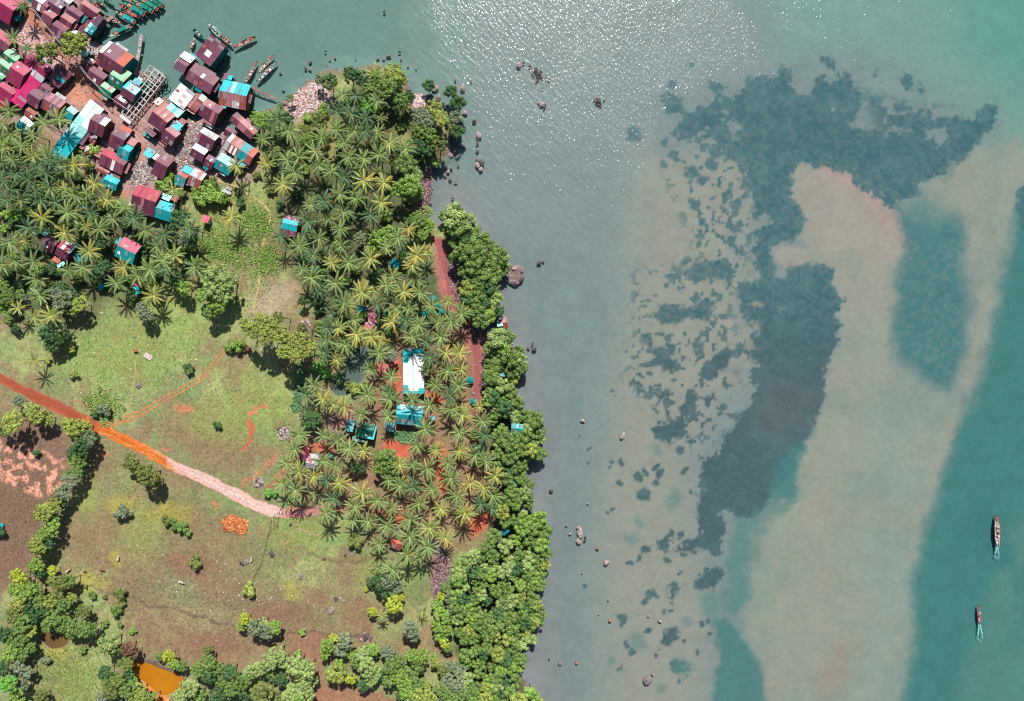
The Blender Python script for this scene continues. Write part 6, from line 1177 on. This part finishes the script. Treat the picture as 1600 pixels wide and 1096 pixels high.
for p in [(680, 137, 7, 5.5), (683, 157, 5, 5, None, 'd'), (687, 165, 4.5, 4, None, 'd'), (692, 163, 4, 3, None, 'd'), (686, 150, 4, 2.5), (723, 137, 4, 6, 0), (727, 176, 3.5, 4.5), (748, 211, 6, 4.5), (748, 250, 5, 5, None, 'g'), (746, 258, 5, 4), (753, 256, 4.5, 4.5, None, 'd'), (751, 264, 3.5, 4), (741, 189, 3, 4, None, 'd'), (724, 200, 3, 3, None, 'g'), (721, 226, 4.5, 4),
          (726, 229, 2.5, 3.5), (746, 234, 3, 4, None, 'g'), (746, 224, 2.5, 3, None, 'd'), (704, 243, 4.5, 5.5), (709, 238, 2.5, 3), (714, 246, 3, 3, None, 'g'), (717, 242, 3, 2.5, None, 'g'), (705, 262, 2.5, 3, None, 'g'), (700, 268, 3, 2.5), (694, 273, 4.5, 3.5, None, 'g'), (703, 280, 3, 3.5, None, 'g'), (716, 258, 2.5, 2, None, 'g'), (707, 310, 2.2, 2, None, 'd'), (712, 284, 3, 1.5, None, 'g'),
          (607, 87, 4.5, 3, -15, 'g'), (590, 91, 2.8, 3, None, 'g'), (599, 93, 3.2, 2.5, None, 'g'), (585, 100, 3, 3.2), (590, 103, 2.5, 2.5), (624, 81, 2.5, 2, None, 'd'), (637, 103, 2.5, 2), (650, 106, 2, 1.8), (626, 92, 2, 2, None, 'g'), (711, 124, 2.5, 2, None, 'g'), (736, 126, 3, 1.5, None, 'g'), (634, 131, 3, 2.5),
          (811, 101, 5, 4), (828, 103, 2.5, 2, None, 'd'), (838, 109, 4, 4.5, None, 'd'), (842, 115, 4, 5, None, 'd'), (840, 121, 3, 3, None, 'd'), (845, 112, 2.5, 3, None, 'd'), (858, 123, 3, 2, None, 'g'), (848, 163, 5, 3.5), (851, 168, 3, 2.5, None, 'd'), (847, 137, 2, 1.8, None, 'g'), (834, 118, 2.5, 2, None, 'd'), (832, 112, 3, 2.5), (847, 118, 2.5, 3, None, 'g'), (853, 121, 2, 1.6, None, 'd'), (838, 126, 2.4, 2, None, 'g'), (818, 98, 2.4, 2, None, 'd'), (842, 160, 2.2, 2), (853, 161, 2, 2, None, 'g'), (939, 162, 2.6, 2, None, 'd'), (935, 157, 5, 5, None, 'd'), (930, 153, 3, 2), (945, 153, 2.5, 1.8),
          (484, 96, 2.5, 3.2, None, 'g'), (477, 107, 2.8, 2.5, None, 'd'), (483.5, 108, 3.8, 2.2, None, 'g'), (523, 89, 2.8, 2, None, 'g'), (515, 94, 1.8, 1.8, None, 'g'), (437, 112, 2, 2.8, None, 'g'), (442, 141, 2, 2.8, None, 'g'), (550, 103, 1.6, 1.4, None, 'g'), (479, 126, 2, 2), (492, 129, 1.8, 1.8), (600, 18, 2.4, 2, None, 'd'), (508, 80, 2.2, 1.8, None, 'd'), (555, 92, 1.5, 1.4, None, 'g'), (510, 102, 1.5, 1.5, None, 'g'),
          (911, 658, 4, 2.8, 20), (973, 682, 3, 6.5, 25), (861, 768, 3, 3.5, None, 'd'), (919, 787, 1.6, 2.4), (904.5, 825, 2.8, 4), (906.5, 833, 5, 8.5, -8), (904.5, 846.5, 5.5, 4), (886, 821, 2, 4, 30, 'g'), (891, 835, 3, 2.4), (915, 840, 2, 1.8, None, 'd'), (914, 846, 2.4, 1.6, None, 'd'), (934, 858, 3, 2.5, None, 'b'), (948, 880, 5, 4), (954, 971, 3, 3, None, 'b'), (876, 1038, 4, 4, None, 'g'), (1012, 1064, 7, 7.5, None, 'g'),
          (1021, 1055, 3, 2.5), (1032, 972, 3.5, 2.2, 30), (1014, 964, 2.2, 1.6), (951, 939, 2, 2), (936, 961, 1.6, 1.4), (902, 1037, 2.6, 2.6, None, 'b'), (858, 1031, 1.6, 1.4, None, 'd'), (910, 896, 1.2, 1.2), (826, 544, 3, 2, None, 'g'), (835, 546, 4, 3.2, None, 'd'), (832, 538, 1.2, 4, 20, 'd'), (843, 411, 3, 4, None, 'd'), (849, 408, 2, 3, None, 'g'),
          (1195, 418, .9, .9), (1186, 480, 1, 1), (1226, 634, .9, .9), (740, 615, 2.6, 2.6), (215, 604, 0, 0)]:
    if p[2] > 0: rock(*p)
rock(806, 429, 14, 17, 0, 'b2', 'big flat pinkish-brown boulder at the end of the footbridge', .13, .25); rock(804, 420, 4.5, 4, 10, 'p', 'rounded stone perched on the big flat boulder', .8, .6); rock(814, 438, 6, 3, -50, 'd', 'dark ledge on the right rim of the big flat boulder', .9, .3); rock(796, 418, 4, 6, 20, 'b2', 'brown lump on the left rim of the big flat boulder', .8, .3); rock(816, 424, 4, 6, 10, 'g', 'grey lump on the upper right rim of the big flat boulder', .8, .3); rock(806, 444, 5, 3, 10, 'd', 'dark stone at the lower tip of the big flat boulder', .8, .1); rock(795, 430, 3, 5, 10, 'g', 'grey stone on the left edge of the big flat boulder', .8, .2); rock(802, 439, 9, 7, 0, 'g', 'grey slab along the lower edge of the big flat boulder', .4)
for p, lb in [((219, 603, 4, 5, None, 'g'), 'grey boulder on the meadow beside the thin footpath'), ((209, 951, 3.5, 1.8, -45, 'g'), 'narrow grey stone lying in the brown field'), ((427, 864, 6, 4, None, 'd'), 'dark flat rock right of the wooden fence'), ((388, 876, 4, 4.5, None, 'g'), 'grey rock beside the white cow near the fence'), ((472, 899, 4.5, 3.5, None, 'g'), 'grey rock in the lower field'),
              ((519, 952, 6, 7.5, 30, 'p'), 'large pale rock in the lower field'), ((526, 934, 4, 4, None, 'd'), 'purple-dark rock just above the large pale rock'), ((573, 994, 7, 5, None, 'd'), 'dark mound above the lower trees'), ((486, 803, 5, 2.5, -40, 'd'), 'dark log-like rock below the road end'), ((456, 819, 3.5, 2.5, None, 'd'), 'dark stone left of the pale footpath'),
              ((541, 866, 2.4, 2, None, 'd'), 'small dark stone in the grass below the palms'), ((508, 872, 2.4, 2, None, 'd'), 'small dark stone left of the olive bush shadow'), ((475, 510, 7, 2.5, 20, 'd'), 'dark fallen log above the yellow-green trees'), ((456, 186, 6, 3, 10, 'd'), 'dark driftwood on the pink rubble beach')]:
    rock(*p, lab=lb)

# ------------------------------------------------------------------ cattle
def cow_mesh():
    bm = bmesh.new(); sk = bm.verts.layers.skin.verify()
    J = {'rump': (-.75, 0, 1.05, .26), 'hip': (-.5, 0, 1.02, .34), 'belly': (0, 0, .95, .38), 'chest': (.5, 0, .98, .33), 'neck': (.85, 0, 1.12, .2), 'poll': (1.1, 0, 1.22, .15), 'head': (1.3, 0, 1.08, .12), 'muzzle': (1.5, 0, .9, .085), 'tail': (-.92, 0, .95, .05), 'tip': (-1.0, .03, .45, .03)}
    for s, q in ((1, 'a'), (-1, 'b')):
        J['sh'+q] = (.5, .2*s, .72, .14); J['kn'+q] = (.52, .2*s, .42, .08); J['ft'+q] = (.5, .2*s, .03, .08)
        J['th'+q] = (-.55, .22*s, .75, .17); J['hk'+q] = (-.68, .22*s, .42, .085); J['hf'+q] = (-.6, .22*s, .03, .08)
        J['ea'+q] = (1.08, .28*s, 1.2, .05); J['ho'+q] = (1.08, .16*s, 1.48, .03)
    Ed = [('rump', 'hip'), ('hip', 'belly'), ('belly', 'chest'), ('chest', 'neck'), ('neck', 'poll'), ('poll', 'head'), ('head', 'muzzle'), ('rump', 'tail'), ('tail', 'tip')]
    for q in 'ab': Ed += [('chest', 'sh'+q), ('sh'+q, 'kn'+q), ('kn'+q, 'ft'+q), ('hip', 'th'+q), ('th'+q, 'hk'+q), ('hk'+q, 'hf'+q), ('poll', 'ea'+q), ('poll', 'ho'+q)]
    V = {}
    for n, (x, y, z, r) in J.items():
        v = bm.verts.new((x, y, z)); v[sk].radius = (r, r); v[sk].use_root = n == 'belly'; V[n] = v
    for a, b in Ed: bm.edges.new((V[a], V[b]))
    me = bpy.data.meshes.new('cow_skeleton'); bm.to_mesh(me); bm.free()
    o = bpy.data.objects.new('cow_skeleton', me); C.objects.link(o); o.modifiers.new('skin', 'SKIN'); s = o.modifiers.new('sub', 'SUBSURF'); s.levels = 1
    dg = bpy.context.evaluated_depsgraph_get(); me2 = bpy.data.meshes.new_from_object(o.evaluated_get(dg)); bpy.data.objects.remove(o)
    me2.name = 'cow'; me2.materials.clear(); me2.materials.append(M_OBJ); me2.shade_smooth(); return me2
COW = cow_mesh()
for px, py, a, col, lb in [(109, 891, -40, S(226, 214, 204), 'white cow standing left in the brown field'), (187.5, 872, -75, S(222, 212, 204), 'white cow nearest the round yellow-green patch'), (285, 908, 20, S(232, 222, 214), 'white cow alone in the middle of the brown field'),
                           (162, 889, 10, S(170, 110, 84), 'brown cow between the two white cows'), (135, 892, 0, S(120, 84, 66), 'small dark brown calf right of the left white cow'), (395, 874, -80, S(214, 200, 190), 'white cow beside the grey rock near the fence'), (379, 878, 30, S(110, 100, 98), 'dark grey cow left of the grey rock near the fence')]:
    x, y = at(px, py, .9); o = link('cow', COW, None, None, (x, y, gz(x, y)), (0, 0, -math.radians(a)), (.95,)*3 if 'calf' not in lb else (.6,)*3, col)
    thing(o, '', 'cow', px, py, 'cattle grazing in the fields', lb)

# ------------------------------------------------------------------ uncountable things: village litter, beach stones, tufts and weeds
def scatter(name, regions, n, size, cols, seed, zt=.5, mtl=None, shape='box', kind='stuff', feather=2.0):
    r = np.random.RandomState(seed); V = []; F = []; Cc = []
    for P in regions:
        P = np.array(P, float); cnt = 0; tries = 0; bb = (P.min(0), P.max(0)); m_ = n//len(regions)
        while cnt < m_ and tries < m_*6:
            tries += 1; px, py = r.uniform(bb[0][0], bb[1][0]), r.uniform(bb[0][1], bb[1][1])
            if not inside(px, py, P): continue
            cnt += 1; px += r.normal()*feather; py += r.normal()*feather
            x, y = at(px, py); z = max(gz(x, y), 0.0); s = size*r.uniform(.4, 1.5); a = r.uniform(0, 6.28); c = np.asarray(cols[r.randint(len(cols))])*r.uniform(.75, 1.2)
            u = np.array([math.cos(a), math.sin(a), 0])*s*r.uniform(.6, 1.4); v = np.array([-math.sin(a), math.cos(a), 0])*s*r.uniform(.4, .9); k = len(V); o = np.array([x, y, z])
            if shape == 'box':
                h = np.array([r.uniform(-.2, .2)*s, r.uniform(-.2, .2)*s, s*zt])
                V += [o-u-v, o+u-v, o+u+v, o-u+v, o-u*.7-v*.7+h, o+u*.7-v*.7+h, o+u*.7+v*.7+h*r.uniform(.8, 1.2), o-u*.7+v*.7+h]
                F += [(k+4, k+5, k+6, k+7), (k, k+1, k+5, k+4), (k+1, k+2, k+6, k+5), (k+2, k+3, k+7, k+6), (k+3, k, k+4, k+7)]; Cc += [c]*8
            else:
                for q in range(4):
                    aa = a + q*1.57 + r.uniform(-.5, .5); d = np.array([math.cos(aa), math.sin(aa), 0])*s; w = np.array([-math.sin(aa), math.cos(aa), 0])*s*.35; kk = len(V)
                    V += [o-w*.5, o+w*.5, o+d+w+np.array([0, 0, s*zt*r.uniform(.5, 1.3)]), o+d-w+np.array([0, 0, s*zt*r.uniform(.5, 1.3)])]; F.append((kk, kk+1, kk+2, kk+3)); Cc += [c*r.uniform(.8, 1.2)]*4
    o = link(name, mesh_from(name, V, F, 4, np.clip(np.array(Cc), .01, .9)), mtl or M_LIT); o['kind'] = kind; return o
M_LIT = m_attr('litter', .8, 3.0, .9, 1.1, 0.0)
litter = [S(206, 190, 186), S(176, 150, 148), S(150, 124, 122), S(120, 104, 104), S(96, 86, 88), S(206, 190, 180), S(160, 176, 172), S(182, 140, 136), S(232, 228, 224), S(130, 112, 106)]
scatter('village_litter', [[(292, 186), (340, 198), (330, 215), (318, 240), (290, 270), (272, 270), (276, 232)], [(340, 200), (352, 212), (350, 250), (335, 255), (330, 230)], [(140, 64), (165, 78), (158, 92), (136, 80)], [(214, 258), (236, 250), (244, 282), (228, 292), (206, 290)]], 5200, .27, litter, 5)
scatter('village_litter', [[(100, 60), (200, 120), (262, 168), (330, 200), (400, 225), (400, 275), (330, 290), (230, 300), (150, 270), (100, 160)], [(20, 40), (90, 40), (120, 110), (60, 100)], [(208, 112), (232, 112), (246, 140), (224, 140)], [(150, 72), (178, 90), (190, 110), (165, 100)]], 2600, .22, litter, 6)
scatter('beach_stones', [[(450, 170), (468, 142), (490, 132), (518, 150), (520, 166), (505, 176), (480, 176), (462, 188)], [(645, 150), (662, 152), (664, 166), (648, 168)]], 3200, .34, [S(226, 200, 196), S(206, 170, 166), S(190, 150, 150), S(240, 226, 222), S(150, 116, 112)], 7)
scatter('shore_stones', [[(660, 270), (672, 262), (672, 300), (666, 334), (654, 336), (660, 300)], [(700, 400), (716, 420), (724, 470), (712, 470), (702, 430)], [(728, 512), (756, 512), (758, 534), (744, 534)], [(756, 540), (764, 600), (766, 660), (758, 660), (752, 600)], [(770, 680), (790, 740), (784, 780), (772, 760)], [(690, 850), (706, 880), (690, 940), (676, 930)]], 3000, .34, [S(150, 120, 124), S(120, 96, 104), S(180, 150, 150), S(96, 80, 86)], 8)
scatter('red_leaf_pile', [[(573, 480), (586, 484), (584, 512), (572, 516), (568, 498)]], 500, .4, [S(214, 140, 150), S(180, 90, 104), S(226, 180, 186)], 9)
scatter('orange_earth_heap', [[(352, 812), (366, 808), (386, 814), (386, 828), (380, 834), (372, 826), (354, 826)]], 1300, .36, [S(226, 134, 74), S(206, 106, 54), S(240, 176, 120), S(180, 104, 70)], 10, .8)
scatter('brush_heap', [[(466, 506), (484, 504), (486, 514), (470, 516)], [(436, 668), (454, 668), (452, 686), (438, 684)], [(568, 988), (580, 990), (578, 1000), (564, 998)], [(400, 752), (412, 748), (408, 760)]], 500, .4, [S(180, 150, 150), S(110, 90, 86), S(206, 190, 186)], 12)
gr1 = [S(132, 150, 78), S(110, 132, 66), S(156, 160, 92), S(120, 140, 76)]
scatter('grass_tufts', [[(60, 500), (180, 460), (300, 480), (360, 560), (470, 620), (460, 760), (300, 720), (170, 660), (70, 600)], [(320, 290), (420, 290), (440, 420), (400, 500), (320, 400)], [(160, 690), (440, 820), (560, 830), (640, 900), (560, 960), (420, 900), (200, 860)], [(60, 990), (150, 1000), (160, 1096), (60, 1096)]], 10000, .2, gr1, 13, .7, None, 'tuft', 'stuff', 14)
scatter('dry_tufts', [[(0, 700), (100, 760), (60, 860), (0, 900)], [(100, 880), (300, 900), (520, 960), (430, 1010), (210, 1010), (170, 920)]], 4200, .2, [S(140, 116, 96), S(126, 104, 86), S(150, 130, 104)], 14, .6, None, 'tuft', 'stuff', 9)
scatter('weeds', [[(318, 368), (350, 372), (380, 390), (396, 410), (390, 418), (350, 406), (322, 394)], [(385, 336), (420, 340), (414, 370), (392, 368)], [(140, 620), (180, 622), (182, 648), (160, 650)], [(412, 400), (430, 396), (428, 416), (412, 420)]], 2000, .45, [S(146, 178, 90), S(120, 160, 76), S(170, 190, 110)], 15, .9, None, 'tuft', 'stuff', 8)
scatter('garden_hedge', [[(618, 676), (650, 674), (650, 684), (634, 688), (616, 682)], [(470, 560), (480, 590), (468, 640), (458, 640), (466, 600)]], 900, .5, [S(120, 170, 120), S(150, 190, 130), S(96, 140, 90)], 16, 1.0, None, 'tuft')
scatter('white_stones', [[(100, 480), (300, 480), (340, 600), (240, 640), (120, 620)], [(200, 850), (520, 880), (560, 1000), (300, 1000)]], 500, .16, [S(236, 232, 220)], 17, .6)

# ------------------------------------------------------------------ labels: say which one by its nearest landmark
LM = [('the long glare-white hall', 646, 580), ('the teal house below the hall', 640, 649), ('the dark green roofed house', 571, 673), ('the white patched roof', 489, 721), ('the maroon house with cyan band', 454, 353), ('the stony pink beach', 485, 158), ('the big flat boulder', 806, 429),
      ('the pier huts', 785, 504), ('the teal mangrove shelter', 808, 670), ('the rusty orange hut', 619, 850), ('the power poles on the road', 433, 795), ('the orange pond', 248, 1058), ('the brown pool', 88, 998), ('the green pond', 560, 580), ('the big red house', 228, 314), ('the clean cyan house', 258, 330),
      ('the pink and teal house', 200, 392), ('the long white-cyan hall', 121, 205), ('the hot pink roof', 42, 138), ('the concrete frame', 226, 150), ('the white square roof', 282, 149), ('the cyan-and-rust stilt house', 364, 146), ('the maroon stilt house', 326, 76), ('the wide maroon roof', 314, 121), ('the teal-sectioned roof', 376, 234),
      ('the road fork', 163, 670), ('the lone white cow', 285, 908), ('the orange earth heap', 370, 820), ('the large pale rock', 519, 952), ('the olive round bush', 556, 845), ('the pale boulder pile offshore', 906, 838), ('the rectangular grey rock offshore', 1012, 1064), ('the dark rock cluster offshore', 840, 113), ('the parasol group', 680, 480), ('the large round parasol', 735, 594),
      ('the dark maroon square house', 79, 382), ('the meadow feeding rack', 215, 548), ('the little red-topped shed', 322, 343), ('the light green gabled house', 186, 121), ('the big pink corner house', 4, 8), ('the red leaf pile', 577, 498), ('the teal tarpaulin', 618, 413), ('the top-left picture corner', 0, 0), ('the bottom-left picture corner', 0, 1096), ('the red path', 700, 420), ('the big round green tree', 604, 718), ('the fork of the double track', 335, 570), ('the dark rock by glitter', 935, 157), ('the vivid lime bush', 498, 574)]
LM.append(('the road on the left edge', 0, 589)); LM.append(('the lower shore corner', 830, 1090)); LM.append(('the crossing of field tracks', 200, 985))
ORD = ['nearest', 'second nearest', 'third nearest', 'fourth nearest', 'fifth nearest', 'sixth nearest', 'seventh nearest', 'eighth nearest', 'ninth nearest', 'tenth nearest', 'eleventh nearest', 'twelfth nearest', 'thirteenth nearest', 'fourteenth nearest', 'fifteenth nearest', 'sixteenth nearest']
DIRS = ['right of', 'below and right of', 'below', 'below and left of', 'left of', 'above and left of', 'above', 'above and right of']
def octant(dx, dy): return int(((math.degrees(math.atan2(dy, dx)) + 382.5) % 360)//45)
bynoun = {}
for t in THINGS: bynoun.setdefault(t[1], []).append(t)
for noun, ts in bynoun.items():
    best = {}
    for lm, lx_, ly_ in LM:
        sect = {}
        for t in ts:
            d = math.hypot(t[2]-lx_, t[3]-ly_)
            if d > 5: sect.setdefault(octant(t[2]-lx_, t[3]-ly_), []).append((d, t))
        for oc, lst in sect.items():
            lst.sort(key=lambda q: q[0])
            for rk, (d, t) in enumerate(lst):
                sc_ = rk*90 + d
                if rk < len(ORD) and (t[0].name not in best or sc_ < best[t[0].name][0]): best[t[0].name] = (sc_, rk, oc, lm)
    for o, nn, px, py in ts:
        sc_, rk, oc, lm = best[o.name]; o['label'] = '%s %s %s %s' % (ORD[rk], noun, DIRS[oc], lm)
